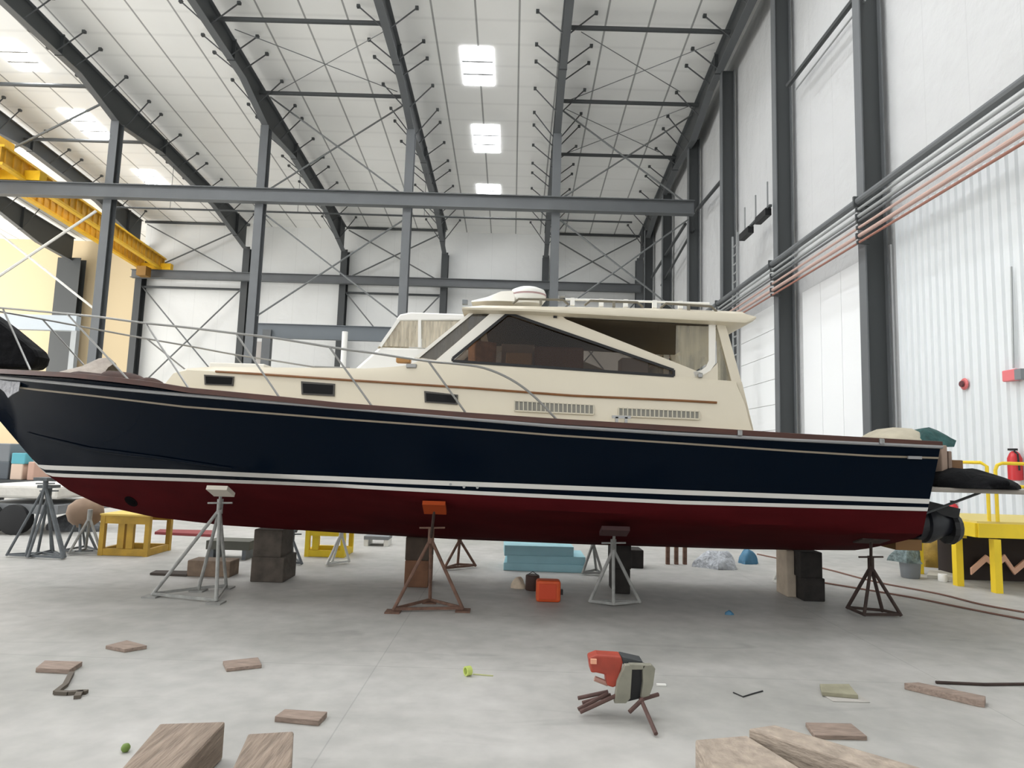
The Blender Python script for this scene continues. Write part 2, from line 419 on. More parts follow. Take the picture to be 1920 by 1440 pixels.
# purlin seams read as fine lines in the liner; braced bays carry struts and rods
def strut(k0, k1, py, px, label):
    A = RH(px, py, 0.75); y = A.y
    z = A.z
    m = MB(); m.tube([(fx(k0, y)+.1, y, z), (fx(k1, y)-.1, y, z)], 0.10, 8)
    return tag(m.build('roof_strut', STEEL_D), label, 'strut', 'roof struts between rafters')
strut(-3, -2, 40, 580, 'grey tube strut between fourth and fifth rafters, highest of three')
strut(-3, -2, 178, 640, 'grey tube strut between fourth and fifth rafters, just above the column tops')
strut(-1, 0, 56, 1220, 'grey tube strut right of the roof windows, highest of three in its bay')
strut(-1, 0, 193, 1180, 'grey tube strut right of the roof windows, middle one of three in its bay')
strut(-1, 0, 292, 1150, 'grey tube strut right of the roof windows, lowest of three in its bay')
strut(-5, -4, 160, 90, 'grey tube strut at upper left crossing under the left skylights')
strut(-5, -4, 265, 200, 'grey tube strut at left meeting the first tall column')
def rod(A, B, label, r=0.035, name='brace_rod', mt=ROD, cat='brace rod', group='diagonal brace rods'):
    return tag(MB().tube([A, B], r, 6).build(name, mt), label, cat, group)
# roof bracing
def rr(a, b, label): rod(RH(*a, 0.5), RH(*b, 0.5), label, 0.02, group='roof brace rods')
rr((1090, 60), (1275, 172), 'thin roof brace rod falling rightward above the first strut of the right bay')
rr((1062, 190), (1340, 80), 'thin roof brace rod rising rightward from the right bay middle strut')
rr((1062, 205), (1235, 285), 'thin roof brace rod falling rightward below the right bay middle strut')
rr((1056, 290), (1290, 200), 'thin roof brace rod rising rightward from the right bay lowest strut')
rr((440, 55), (745, 172), 'thin roof brace rod falling rightward in the bay left of the roof windows')
rr((520, 172), (718, 60), 'thin roof brace rod rising rightward in the bay left of the roof windows')
# tall interior columns on the middle line
def column(name, x, y, z0, z1, label, w_, d_, group, up=(0, 1, 0), mt=STEEL, cat='column'):
    r = thing(name, (x, y, z0), label, cat, group)
    m = MB(); a = Vector((x, y, z0)); b = Vector((x, y, z1)); u = Vector(up); t = 0.035
    for s_, nm in ((-1, 'flange'), (1, 'flange')):
        o = u*(s_*(d_/2-t/2)); MB().bar(a+o, b+o, w_, t, up).build(nm, mt, r)
    MB().bar(a, b, 0.05, d_-2*t, up).build('web', STEEL_D, r)  # web takes the darker steel to stand for its shade between the flanges
    MB().box((x, y, z0+0.02), (w_+.2, d_+.2, 0.04)).build('base_plate', STEEL_D, r)
    return r
names = {-4: 'first tall column from the left', -3: 'second tall column from the left', -2: 'third tall column, left of the boat windshield', -1: 'fourth tall column, above the boat radar dome'}
for k in range(-4, 0):
    column('interior_column', XN[k], D1, 0, zroof(D1)-0.25-1.5, 'grey steel ' + names[k] + ', holding the near crane beam', 0.42, 0.5, 'tall interior columns')
# far wall columns
fn = {-6: 'dark wide column in front of the cream wall at left', -5: 'grey column at the corner where the cream wall begins', -4: 'grey far wall column, second from the cream corner', -3: 'grey far wall column, third from the cream corner', -2: 'grey far wall column left of the radar dome', -1: 'grey far wall column right of the radar dome', 0: 'grey far corner column by the right wall'}
for k in range(-6, 1):
    yy = D2 if k > -6 else 52.2
    column('wall_column', XF[k], yy, 0, zroof(yy)-1.9, fn[k], 0.5 if k > -6 else 1.9, 0.7, 'far wall columns', mt=STEEL_D if k < 0 else STEEL)
# right wall columns
yc = []
for i, px in enumerate((1638, 1470, 1365, 1300, 1250, 1216)):
    q = XW(px, 500, 9.3); yc.append(q.y)
    lab = ['widest grey column on the right wall, nearest the camera', 'second grey column from the camera on the right wall', 'third grey column on the right wall, beside the ladder', 'fourth right wall column, meeting the near crane beam', 'fifth right wall column, beyond the near crane beam', 'sixth and farthest grey column of the right wall'][i]
    column('wall_column', 9.3, q.y, 0, zroof(q.y)-1.1, lab, 0.34, 0.60, 'right wall columns', up=(1, 0, 0))
yc.insert(0, 10.7)
# pipe struts slanting along the right wall
def wallbar(a, b, r, label, mt=STEEL_D, name='wall_brace', cat='brace', x=9.2):
    return tag(MB().tube([XW(*a, x), XW(*b, x)], r, 8).build(name, mt), label, cat, 'right wall brace tubes')
wallbar((1610, -12), (1478, 160), 0.09, 'dark tube brace crossing the top gap between the two nearest right wall columns')
wallbar((1622, 0), (1492, 168), 0.03, 'pale thin tube just beneath the dark top brace on the right wall', GALV)
wallbar((1356, 335), (1306, 395), 0.09, 'dark tube brace between third and fourth right wall columns')
wallbar((1285, 420), (1222, 520), 0.09, 'dark tube brace among the farthest right wall columns')
wallbar((1300, 430), (1240, 535), 0.07, 'lower dark tube brace among the farthest right wall columns')
# crane runway beams
def beam(name, A, B, w_, h_, label, mt=STEEL, group='crane runway beams', cat='beam'):
    r = thing(name, (Vector(A)+Vector(B))/2, label, cat, group)
    A = Vector(A); B = Vector(B)
    MB().bar(A+Vector((0, 0, h_/2-.02)), B+Vector((0, 0, h_/2-.02)), w_, .04).build('top_flange', mt, r)
    MB().bar(A-Vector((0, 0, h_/2-.02)), B-Vector((0, 0, h_/2-.02)), w_, .04).build('bottom_flange', mt, r)
    MB().bar(A, B, 0.04, h_-.08).build('web', mt, r)
    return r
zr = P(620, 377, D1).z
beam('runway_beam', (-44, D1-.45, zr), (XN[0]-.1, D1-.45, zr), 0.42, 0.72, 'long grey crane runway beam fixed to the tall interior columns')
zf = P(640, 523, D2-1).z
beam('runway_beam', (XF[-5]-.3, D2-.75, zf), (XF[0], D2-.75, zf), 0.42, 0.62, 'long grey crane runway beam along the far wall')
sk = thing('sprinkler_pipe', P(640, 401, 38), 'thin dark pipe hung across just below the near crane beam', 'pipe')
zsk = P(640, 401, 38).z
MB().tube([(P(215, 386, 38).x, 38, zsk), (P(1185, 415, 38).x, 38, zsk)], 0.06, 8).build('pipe', STEEL_D, sk)
for k in range(-4, 0): MB().tube([(fx(k, 38), 38, zsk), (fx(k, 38), 38, zroof(38)-1.2)], 0.015, 6).build('hanger', STEEL_D, sk)
for k0, k1, nm in ((-5, -4, 'left of the first pair'), (-3, -2, 'left of the radar dome'), (-1, 0, 'right of the radar dome')):
    z = P(740, 429, D2-.2).z
    tag(MB().tube([(XF[k0], D2-.1, z), (XF[k1], D2-.1, z)], 0.1, 8).build('eave_strut', STEEL_D), 'dark eave tube at the far wall top, bay ' + nm, 'strut', 'eave struts')
    z2 = P(740, 551, D2-.2).z
    tag(MB().tube([(XF[k0], D2-.1, z2), (XF[k1], D2-.1, z2)], 0.09, 8).build('wall_girt', STEEL_D), 'dark tube girt just below the far crane beam, bay ' + nm, 'girt', 'far wall girts')
    zt = z-.2; zm = zf+.2; zl = 5.2
    for a, b, c2 in ((zt, zm, 'upper'), (zf-.8, zl, 'lower')):
        rod((XF[k0]+.2, D2-.15, a), (XF[k1]-.2, D2-.15, b), '%s far wall brace rod falling rightward, bay %s' % (c2, nm), 0.055, group='far wall brace rods')
        rod((XF[k0]+.2, D2-.25, b), (XF[k1]-.2, D2-.25, a), '%s far wall brace rod rising rightward, bay %s' % (c2, nm), 0.055, group='far wall brace rods')
# braces in the middle column line
def cb(a, b, label, r=0.045, mt=ROD, D=D1): rod(P(*a, D), P(*b, D+.1), label, r, group='column line brace rods', mt=mt)
cb((507, 182), (758, 367), 'brace rod falling rightward above the crane beam, between second and third tall columns')
cb((497, 360), (768, 190), 'brace rod rising rightward above the crane beam, between second and third tall columns')
cb((1052, 205), (1292, 385), 'brace rod falling rightward above the crane beam, right of the fourth tall column')
cb((1050, 374), (1298, 215), 'brace rod rising rightward above the crane beam, right of the fourth tall column')
cb((497, 402), (752, 600), 'brace rod falling rightward below the crane beam, between second and third tall columns')
cb((482, 592), (760, 410), 'brace rod rising rightward below the crane beam, between second and third tall columns')
cb((1050, 412), (1290, 600), 'brace rod falling rightward below the crane beam, behind the boat roof')
cb((1040, 590), (1290, 412), 'brace rod rising rightward below the crane beam, behind the boat roof')
cb((-60, 320), (215, 182), 'brace rod rising rightward at far left above the crane beam', 0.06)
WR = mat('lit_rod', (214, 212, 205), 0.5)  # brace rod colour lightened to stand for bright light on the left rods
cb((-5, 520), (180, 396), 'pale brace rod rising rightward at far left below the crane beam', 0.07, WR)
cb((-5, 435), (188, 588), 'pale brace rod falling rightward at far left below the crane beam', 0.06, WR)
# mezzanine beam and post by the far wall
r = thing('door_header', P(620, 618, 42), 'deep slate grey door header beam on a post behind the second boat', 'beam')
A = P(478, 607, 42); B = P(738, 607, 42); h_ = 0.95
MB().ibeam((A.x, 42, A.z-.45), (B.x+1.2, 42, A.z-.45), 0.4, h_).build('beam', mat('slate_beam', (114, 121, 127), 0.5), r)
Q = P(501, 640, 42); MB().box((Q.x, 42, Q.z/2+.3), (0.55, 0.4, Q.z+.9)).build('post', STEEL, r)
Q = P(484, 640, 42); MB().box((Q.x, 42.3, Q.z/2+.1), (0.7, 0.4, Q.z-.2)).build('footing', mat('pale_concrete', (186, 180, 174), 0.8), r)
r = thing('door_header', P(70, 603, 36), 'pale blue grey beam crossing in front of the cream wall', 'beam')
A = P(-30, 602, 36); B = P(147, 605, 36)
MB().bar((A.x, 36, A.z), (B.x, 36, A.z), 0.4, 0.85).build('beam', mat('pale_beam', (196, 204, 210), 0.5), r)
MB().box((B.x-.1, 36, A.z/2-.2), (0.3, 0.3, A.z-.4)).build('post', GALV, r)
# travelling crane at left
cr = thing('bridge_crane', P(290, 500, D2-1), 'yellow overhead travelling crane bridge spanning the two runway beams', 'crane')
xc0, xc1 = P(28, 340, D1-.5).x, P(282, 500, D2-.8).x
zc = zr+0.95
ya, yb_ = D1-2.5, D2-0.3
for dx in (-0.75, 0.75):
    MB().bar((xc0+dx, ya, zc+.4), (xc1+dx, yb_, zf+1.3), 0.3, 0.12).build('top_chord', YELLOW, cr)
    MB().bar((xc0+dx, ya, zc-.5), (xc1+dx, yb_, zf+.42), 0.3, 0.14).build('bottom_chord', YELLOW, cr)
    m = MB(); n = 30
    za_, zb2_ = zc-.05, (zf+1.3+zf+.42)/2
    m.bar((xc0+dx, ya, za_), (xc1+dx, yb_, zb2_), 0.05, 0.84)
    for i in range(n):
        t = (i+.5)/n; m.box((xc0+dx+(xc1-xc0)*t, ya+(yb_-ya)*t, za_+(zb2_-za_)*t), (0.2, 0.07, 0.78))
    m.build('web_plate', mat('crane_web', (200, 150, 36), 0.6, 0, .25, 2), cr)
MB().box((xc0+.1, D1-.45, zr+.64), (2.6, 0.5, 0.5)).build('end_truck', YELLOW, cr)
MB().box((xc1+.3, D2-.75, zf+.58), (2.6, 0.4, 0.48)).build('end_truck', YELLOW, cr)
MB().box((xc0-.3, D1-1.8, zc+.7), (1.3, 1.2, 0.7)).build('hoist_trolley', YELLOW, cr)
MB().box((xc1, D2-1.6, zf-.05), (0.7, 0.7, 0.7)).build('hoist_drum', mat('drum_brown', (140, 104, 44), 0.6), cr)

# pipes along the right wall
pz = [((1920, 158), (1655, 340), 0.10, STEEL, 'thick grey pipe, topmost of the pipe run on the right wall'),
      ((1920, 178), (1655, 358), 0.04, GALV, 'thin silver conduit just under the thick grey pipe'),
      ((1920, 196), (1655, 374), 0.05, GALV, 'silver pipe third from top in the right wall run'),
      ((1920, 208), (1655, 384), 0.035, STEEL, 'narrow grey pipe directly above the pink pipes'),
      ((1920, 226), (1655, 398), 0.036, COPPER, 'upper pink copper pipe on the right wall'),
      ((1920, 247), (1655, 416), 0.052, COPPER, 'thicker pink copper pipe, middle one of three'),
      ((1920, 264), (1655, 430), 0.032, mat('dark_copper', (150, 104, 90), 0.5), 'lowest pink brown pipe of the right wall run')]
for a, b, r_, mt, lab in pz:
    x = 8.72
    za = XW(*a, x).z; zb2 = XW(*b, x).z; z = (za+zb2)/2
    p = thing('wall_pipe', (x, 18, z), lab, 'pipe', 'pipes along the right wall')
    MB().tube([(x, 4, z), (x, 47, z)], r_, 10).build('pipe', mt, p)
    for yy in yc[:5]:
        MB().box((x+.1, yy-.4, z), (r_*2+.25, 0.06, r_*2.6)).build('clamp', STEEL_D, p)
# dark light bar and ladder on the right wall
lb = thing('floodlight_bar', XW(1420, 410, 9.0), 'dark floodlight bar on brackets between second and third right wall columns', 'lamp')
A = XW(1392, 440, 8.9); B = XW(1445, 385, 8.9)
MB().bar(A, B, 0.10, 0.08).build('bar', STEEL_D, lb)
for t in (0.15, 0.75):
    q = A.lerp(B, t); MB().box(q+Vector((0, 0, -.12)), (0.22, 1.0, 0.26)).build('lamp_head', BLACKR, lb)
for t in (0.1, 0.5, 0.9):
    q = A.lerp(B, t); MB().bar(q, q+Vector((0, 0, 1.0)), 0.05, 0.05).build('hanger', GALV, lb)
ld = thing('wall_ladder', XW(1378, 600, 8.8), 'white narrow fixed ladder beside the third right wall column', 'ladder')
A = XW(1378, 440, 8.75)
for dy in (-.28, .28):
    MB().bar((A.x, A.y+dy, 0), (A.x, A.y+dy, A.z), 0.06, 0.06).build('rail', GALV, ld)
for k in range(28):
    z = 0.3+k*(A.z-.4)/28; MB().tube([(A.x, A.y-.28, z), (A.x, A.y+.28, z)], 0.03, 6).build('rung', GALV, ld)
# fire alarm devices, extinguisher
def wallp(px, py): return XW(px, py, XR-0.12)
q = wallp(1808, 720)
al = thing('alarm_pull_station', q, 'small round dark red alarm on the white corrugated wall', 'alarm')
MB().lathe(q, [(0.10, -.03), (0.13, 0), (0.09, 0.03)], 14, 'X').build('backplate', mat('pink_red', (206, 110, 110), 0.5), al)
MB().lathe(q-Vector((.05, 0, 0)), [(0.06, -.03), (0.07, 0), (0.03, .02)], 12, 'X').build('button', mat('alarm_dark', (96, 50, 54), 0.5), al)
q = wallp(1900, 704)-Vector((.03, 0, 0))
al = thing('alarm_horn', q, 'pale red alarm horn box at the right edge of the photo', 'alarm')
MB().box(q, (0.12, 0.36, 0.22)).build('housing', mat('faded_red', (224, 120, 124), 0.5), al, bevel=.02)
MB().box(q-Vector((.04, .26, .01)), (0.1, 0.16, 0.2)).build('strobe', GREYP, al)
MB().tube([wallp(1896, 500), wallp(1900, 690)], 0.02, 6).build('conduit', GALV, al)
q = wallp(1912, 872)
ex = thing('fire_extinguisher', q, 'red fire extinguisher hanging on the corrugated wall by the platform railing', 'fire extinguisher')
MB().lathe(q-Vector((.09, 0, .3)), [(0.06, 0), (0.12, .02), (0.12, .42), (0.08, .52), (0.04, .56)], 18).build('cylinder', FIRE, ex, smooth=True)
MB().box(q-Vector((.12, 0, -.29)), (.06, .18, .04)).build('handle', BLACKR, ex)
MB().tube([q+Vector((-.12, -.04, .26)), q+Vector((-.16, -.17, .2)), q+Vector((-.14, -.17, -.1))], 0.018, 6).build('hose', BLACKR, ex)
q = wallp(1790, 958)
ex = thing('fire_extinguisher', q, 'distant red extinguisher low on the wall above the jet drive', 'fire extinguisher')
MB().lathe(q-Vector((.03, 0, .2)), [(0.05, 0), (0.09, .02), (0.09, .3), (0.03, .38)], 14).build('cylinder', FIRE, ex, smooth=True)
MB().box(q-Vector((.03, 0, -.2)), (.05, .12, .04)).build('handle', BLACKR, ex)

exec_parts = []
# ================================================================== THE BOAT
DC = 8.35; XB = -7.25; XS = 4.62
def dc(X): return DC - 0.018*X
def bs(X):
    t = min(1, max(0, (X-XB)/6.4)); v = 1.6*(1-(1-t)**2.2)**0.92
    return v if X < 0 else v - 0.03*X
def bc(X):
    t = min(1, max(0, (X+6.5)/6.5)); v = 1.42*(1-(1-t)**1.9)
    return v if X < 0 else v - 0.03*X
def PB(px, py, bf):
    D = 7.2
    for _ in range(12):
        q = P(px, py, D); D = dc(q.x) - bf(q.x)
    return P(px, py, D)
def tabz(pix, bf):
    return [(q.x, q.z) for q in (PB(a, b, bf) for a, b in pix)]
zero = lambda X: 0.0
SHEER = [(-112, 683), (-60, 687), (0, 692), (133, 699), (213, 707), (293, 717), (353, 727), (520, 743), (633, 755), (873, 773.5), (1040, 785), (1273, 799), (1493, 813), (1765, 828)]
XS = PB(1766, 832, bs).x
T_SH = tabz(SHEER, bs)
T_SH[0] = (XB, P(-112, 683, dc(XB)).z)
T_KEEL = tabz([(-112, 685), (-60, 728), (0, 790), (45, 843), (80, 884), (130, 920), (190, 948), (290, 970), (420, 985), (640, 999), (850, 1011), (1100, 1021), (1400, 1030), (1735, 1034)], zero)
T_KEEL[0] = (XB, T_SH[0][1]-.02)
T_CH = tabz([(12, 800), (67, 817), (167, 843), (300, 860), (417, 877), (500, 886), (620, 908), (780, 936), (960, 953), (1200, 969), (1440, 986), (1715, 1005)], bc)
bm_ = lambda X: 0.5*bs(X)+0.5*bc(X)
bw = lambda X: 0.2*bs(X)+0.8*bc(X)
def stripe(pix, th, bf=bw):
    return tabz([(a, b-th/2) for a, b in pix], bf), tabz([(a, b+th/2) for a, b in pix], bf)
W1 = stripe([(73, 878), (333, 886), (633, 898), (973, 911), (1273, 923), (1747, 940)], 9)
W2 = stripe([(88, 893), (333, 902), (633, 911), (973, 928), (1273, 942), (1747, 955)], 7)
GS = stripe([(-60, 715), (47, 728), (167, 741), (333, 761), (633, 785), (873, 802.5), (1040, 816), (1273, 831), (1493, 846), (1640, 855)], 3.5, bs)
RB = stripe([(-60, 702), (33, 710), (213, 728), (333, 739), (500, 753), (633, 764), (873, 785), (1040, 799), (1273, 813.5), (1493, 825), (1765, 838)], 6, bs)
def zk(X): return interp(T_KEEL, X)
def zs(X): return interp(T_SH, X)
def zch(X): return max(interp(T_CH, X), zk(X)+0.001)
def hb(X, z):
    k, c_, s_ = zk(X), zch(X), zs(X); B, C = bs(X), bc(X)
    if z <= k: return 0.0
    if z < c_ and C > 0.01:
        u = (z-k)/(c_-k); return C*u**0.9
    u = min(1.0, max(0.0, (z-c_)/(s_-c_))); t = min(1, max(0, (X-XB)/6.4))
    p = 1.0+0.75*(1-t)
    return C + (B-C)*u**p
NST = 90
XSs = [XB + (XS-XB)*(i/NST)**1.25 for i in range(NST+1)]
def rk(X, z):                                # the transom rakes in towards the keel
    t = min(1.0, max(0.0, (X-XS+1.0))); return X - 0.13*(zs(X)-z)*t*t
boat = thing('motor_yacht', (0, DC, 0), 'navy blue motor yacht with cream cabin and red bottom propped on stands', 'boat')
def band(lo, hi, n, off=0.0):
    m = MB()
    for sg in (-1, 1):
        rows = []
        for X in XSs:
            a, b = lo(X), hi(X); a = max(a, zk(X)); b = max(b, zk(X)); row = []
            for j in range(n+1):
                z = a+(b-a)*j/n; h_ = hb(X, z)
                row.append(Vector((rk(X, z), dc(X)+sg*(h_+(off if h_ > 0.02 else 0)), z)))
            rows.append(row)
        m.loft(rows)
    return m
top = lambda X: zs(X)-0.02
w1t, w1b = (lambda X: interp(W1[0], X)), (lambda X: interp(W1[1], X))
w2t, w2b = (lambda X: interp(W2[0], X)), (lambda X: interp(W2[1], X))
m = band(w1t, top, 22)
# transom
tr = [Vector((rk(XS, z), dc(XS)+s_*hb(XS, z), z)) for s_ in (-1,) for z in [zk(XS)+(zs(XS)-zk(XS))*j/12 for j in range(13)]]
tr += [Vector((v.x, 2*dc(XS)-v.y, v.z)) for v in reversed(tr)]
m.add(tr, [tuple(range(len(tr)))])
m.build('hull', NAVY, boat, smooth=50)
band(w2t, w1b, 2).build('boot_top_gap', NAVY, boat, smooth=50)
band(w1b, w1t, 2, 0.004).build('waterline_stripe', STRIPE, boat, smooth=50)
band(w2b, w2t, 2, 0.004).build('waterline_stripe', STRIPE, boat, smooth=50)
band(lambda X: zk(X), w2b, 10).build('bottom', RED, boat, smooth=50)
band(lambda X: interp(GS[1], X), lambda X: interp(GS[0], X), 1, 0.004).build('cove_stripe', GOLD, boat)
def sheer_pts(dz, off, sg=-1, x0=XB, x1=XS):
    return [Vector((X, dc(X)+sg*(max(0, hb(X, zs(X)+dz)+off)), zs(X)+dz)) for X in XSs if x0 <= X <= x1]
for sg in (-1, 1):
    rp = [Vector((X, dc(X)+sg*(hb(X, (interp(RB[0], X)+interp(RB[1], X))/2)+0.012), (interp(RB[0], X)+interp(RB[1], X))/2)) for X in XSs]
    MB().tube(rp, 0.02, 8).build('rub_rail', RUB, boat, smooth=True)
    # teak toe rail: lofted box section
    rows = []
    for X in XSs:
        z = zs(X); b = max(0.012, bs(X)); y = dc(X)
        rows.append([Vector((X, y+sg*(b+.015), z-.055)), Vector((X, y+sg*(b+.012), z)), Vector((X, y+sg*(b-.045), z+.005)), Vector((X, y+sg*(b-.055), z-.055))])
    MB().loft(rows, (True, True), True).build('toe_rail', TEAK, boat)
    # spray rail along the forward chine
    cp = [Vector((X, dc(X)+sg*(bc(X)+.012), zch(X)+.01)) for X in XSs if -6.3 < X < -3.1]
    MB().tube(cp, [0.008+0.016*sin(pi*i/(len(cp)-1)) for i in range(len(cp))], 8).build('spray_rail', NAVY, boat, smooth=True)
rows = [[Vector((X, dc(X)+s_*max(.005, bs(X)-.03), zs(X)-.07+.04*(1-abs(s_)))) for s_ in (-1, -.5, 0, .5, 1)] for X in XSs]
MB().loft(rows).build('deck', DECKM, boat, smooth=True)
# bow thruster opening, small fittings
def hp(X, z): return Vector((X, dc(X)-hb(X, z), z))
q = PB(246, 940, lambda X: hb(X, 1.0))
for _ in range(4): q = PB(246, 940, lambda X: hb(X, q.z))
q = hp(q.x, q.z); nrm = (hp(q.x+.05, q.z)-hp(q.x-.05, q.z)).cross(hp(q.x, q.z+.05)-hp(q.x, q.z-.05)).normalized()
if nrm.y > 0: nrm = -nrm
bt = MB().tube([q-nrm*.02, q+nrm*.006], 0.085, 20).build('thruster_tunnel', mat('tunnel_dark', (14, 8, 9), .9, spec=.05), boat)
MB().tube([q-nrm*.02, q+nrm*.009], 0.05, 20).build('tunnel_grille', mat('grille_dark', (8, 6, 7), .9, spec=.05), bt)
for px, py in ((1387, 812), (1653, 828)):
    q = PB(px, py, lambda X: bs(X)+.02); MB().box(q, (0.05, 0.04, 0.06)).build('chock', CHROME, boat, bevel=.01)
q = PB(1715, 858, lambda X: bs(X)+.005); MB().box(q, (0.14, 0.02, 0.03)).build('name_badge', RUB, boat)
for px, py in ((845, 905), (870, 910), (895, 911)):
    q = PB(px, py+3, lambda X: bw(X)+.004); MB().lathe(q, [(0.014, -.01), (0.014, .01)], 10, 'Y').build('drain_fitting', CHROME, boat)

# ---- trunk cabin and coaming (loft)
def bcab(X):
    t = min(1, max(0, (X+4.75)/3.2)); return 0.55+0.62*(1-(1-t)**2)
BASE = [(305, 717), (353, 729), (520, 745), (633, 757), (873, 775), (1040, 789), (1273, 800), (1412, 806)]
TRM = [(325, 700), (340, 693), (480, 701), (640, 712), (873, 727), (1073, 742), (1273, 751), (1397, 758)]
TOP = [(350, 691), (400, 687), (520, 689), (640, 690), (690, 691), (760, 686), (795, 673), (850, 679), (1060, 692), (1265, 706), (1380, 715)]
def row_of(pix, n, bf):
    out = []
    x0, x1 = pix[0][0], pix[-1][0]
    for i in range(n+1):
        px = x0+(x1-x0)*i/n; out.append(PB(px, interp(pix, px), bf))
    return out
NC = 40
rb, rt, rp_ = row_of(BASE, NC, lambda X: bcab(X)+.05), row_of(TRM, NC, bcab), row_of(TOP, NC, lambda X: bcab(X)-.06)
rows = []
for a, b, c_ in zip(rb, rt, rp_):
    mid = dc(b.x); a = a.copy(); a.z -= 0.06
    hs = [a, b, Vector((c_.x, c_.y-.03, c_.z-.05)), c_, Vector((c_.x, mid-.45*(mid-c_.y), c_.z+.045))]
    rows.append(hs + [Vector((c_.x, mid, c_.z+.055))] + [Vector((p.x, 2*mid-p.y, p.z)) for p in reversed(hs)])
cab = MB(); cab.loft(rows, (True, True)); cab.build('cabin_trunk', CREAM, boat, smooth=35)
for sg in (-1, 1):
    tp = []
    for i in range(3, NC-1):
        b = rt[i]; y = b.y-.012
        tp.append(Vector((b.x, y if sg < 0 else 2*dc(b.x)-y, b.z)))
    MB().tube(tp, 0.014, 6).build('cabin_trim', TRIM, boat, smooth=True)
def on_cab(px, py, off): 
    yb = interp(BASE, px); yt = interp(TRM, px); u = min(1, max(0, (py-yt)/(yb-yt)))
    return PB(px, py, lambda X: bcab(X)+.05*u+off)
def plate(pix, off, th):
    m = MB(); fr = [on_cab(a, b, off) for a, b in pix]
    return m.prism(fr, (0, th, 0))
for pix in ([(384, 704), (437, 707), (435, 722), (385, 720)], [(566, 717), (626, 721), (625, 741), (567, 738)], [(797, 735), (857, 741), (856, 757), (798, 753)]):
    cx = sum(p[0] for p in pix)/4; cy = sum(p[1] for p in pix)/4
    o = plate([(cx+(a-cx)*1.06, cy+(b-cy)*1.18) for a, b in pix], 0.012, 0.03).build('portlight', mat('portlight_frame', (62, 58, 52), 0.4), boat)
    plate([(cx+(a-cx)*0.95, cy+(b-cy)*0.85) for a, b in pix], 0.016, 0.02).build('pane', mat('dark_pane', (7, 7, 8), 0.25, spec=.15), o)
for pix in ([(965, 751), (1113, 759), (1113, 777), (965, 770)], [(1160, 764), (1311, 771), (1311, 786), (1160, 780)]):
    o = plate(pix, 0.008, 0.02).build('engine_vent', mat('vent_grey', (140, 138, 130), 0.6), boat)
    m = MB()
    for i in range(19):
        t = i/18; a = Vector(pix[0]).lerp(Vector(pix[1]), t); b = Vector(pix[3]).lerp(Vector(pix[2]), t)
        A = on_cab(a.x, a.y, .016); B = on_cab(b.x, b.y, .016); m.bar(A, B, 0.016, 0.012, (1, 0, 0))
    m.build('slats', mat('vent_slat', (196, 190, 172), 0.5), o)
    m = MB()
    for a, b in zip(pix, pix[1:]+pix[:1]): m.bar(on_cab(*a, .014), on_cab(*b, .014), 0.014, 0.014, (0, 1, 0))
    m.build('frame', CREAM, o)
# foredeck hatch and grab rails
m = MB(); a = P(397, 686, 7.75); b = P(500, 688, 7.75); m.box(((a.x+b.x)/2, 7.95, a.z-.0), (b.x-a.x, 0.55, 0.07)); m.build('deck_hatch', CREAMW, boat, bevel=.015)
m = MB(); A = P(590, 688, 7.5); B = P(655, 690, 7.5); m.tube([A-Vector((0, 0, .05)), A, B, B-Vector((0, 0, .05))], 0.012, 8); m.build('grab_rail', CHROME, boat)
q = PB(772, 690, lambda X: bcab(X)-.05); MB().box(q+Vector((0, 0, .02)), (0.12, 0.08, 0.05)).build('deck_cleat', CHROME, boat, bevel=.012)
q = PB(757, 676, lambda X: bcab(X)-.1); MB().box(q, (0.16, 0.1, 0.06)).build('side_light', mat('amber_wood', (176, 128, 70), 0.5), boat, bevel=.01)
q = PB(1165, 782, lambda X: bcab(X)+.2)
m = MB(); m.bar(q+Vector((-.1, 0, .0)), q+Vector((.1, 0, 0)), .03, .03); m.box(q+Vector((-.05, 0, -.04)), (.03, .03, .08)); m.box(q+Vector((.05, 0, -.04)), (.03, .03, .08)); m.build('mooring_cleat', CHROME, boat)

# ---- deckhouse: side panels, glass, roof
BD = 1.11
def H(px, py, b=BD): return PB(px, py, lambda X: b)
def mir(p): return Vector((p.x, 2*dc(p.x)-p.y, p.z))
def side(pix, name, m_, b=BD, th=0.06, both=True, parent=None):
    pts = [H(a, c_, b) for a, c_ in pix]
    o = MB().prism(pts, (0, th, 0)).build(name, m_, parent or boat)
    if both: MB().prism([mir(p) for p in pts], (0, -th, 0)).build(name, m_, parent or boat)
    return o
side([(817, 676), (846, 680), (949, 587), (950, 580), (928, 580)], 'windshield_post', CREAMW)
side([(776, 671), (786, 671), (893, 583), (884, 583)], 'windshield_frame', CREAMW)
side([(943, 582), (952, 589), (1263, 694), (1264, 707), (1300, 709), (1318, 700), (1062, 599), (1050, 590)], 'side_arch', CREAM)
side([(1303, 706), (1318, 703), (1332, 695), (1341, 682), (1342, 606), (1329, 606), (1329, 676), (1324, 687), (1315, 694), (1300, 697)], 'curtain_frame', CREAMW, th=0.04)
side([(1298, 710), (1303, 704), (1320, 701), (1334, 692), (1346, 680), (1346, 717)], 'side_coaming', CREAM, BD-.01)
side([(1343, 606), (1360, 606), (1390, 715), (1412, 806), (1372, 716)], 'aft_post', CREAM)
side([(1372, 717), (1391, 716), (1413, 807), (1380, 806)], 'aft_coaming', CREAM)
GT = glass('tinted_glass', (196, 190, 184), 0.015)
GQ = glass('quarter_glass', (170, 166, 158), 0.08, 0.1, (120, 116, 108), 0.55)
PL = glass('clear_vinyl', (226, 222, 206), 0.06, 0.15, (176, 168, 146), 0.42)
o = side([(848, 677), (848, 671), (950, 588), (956, 589), (1262, 694), (1262, 704)], 'side_window', GT, BD-.03, 0.006)
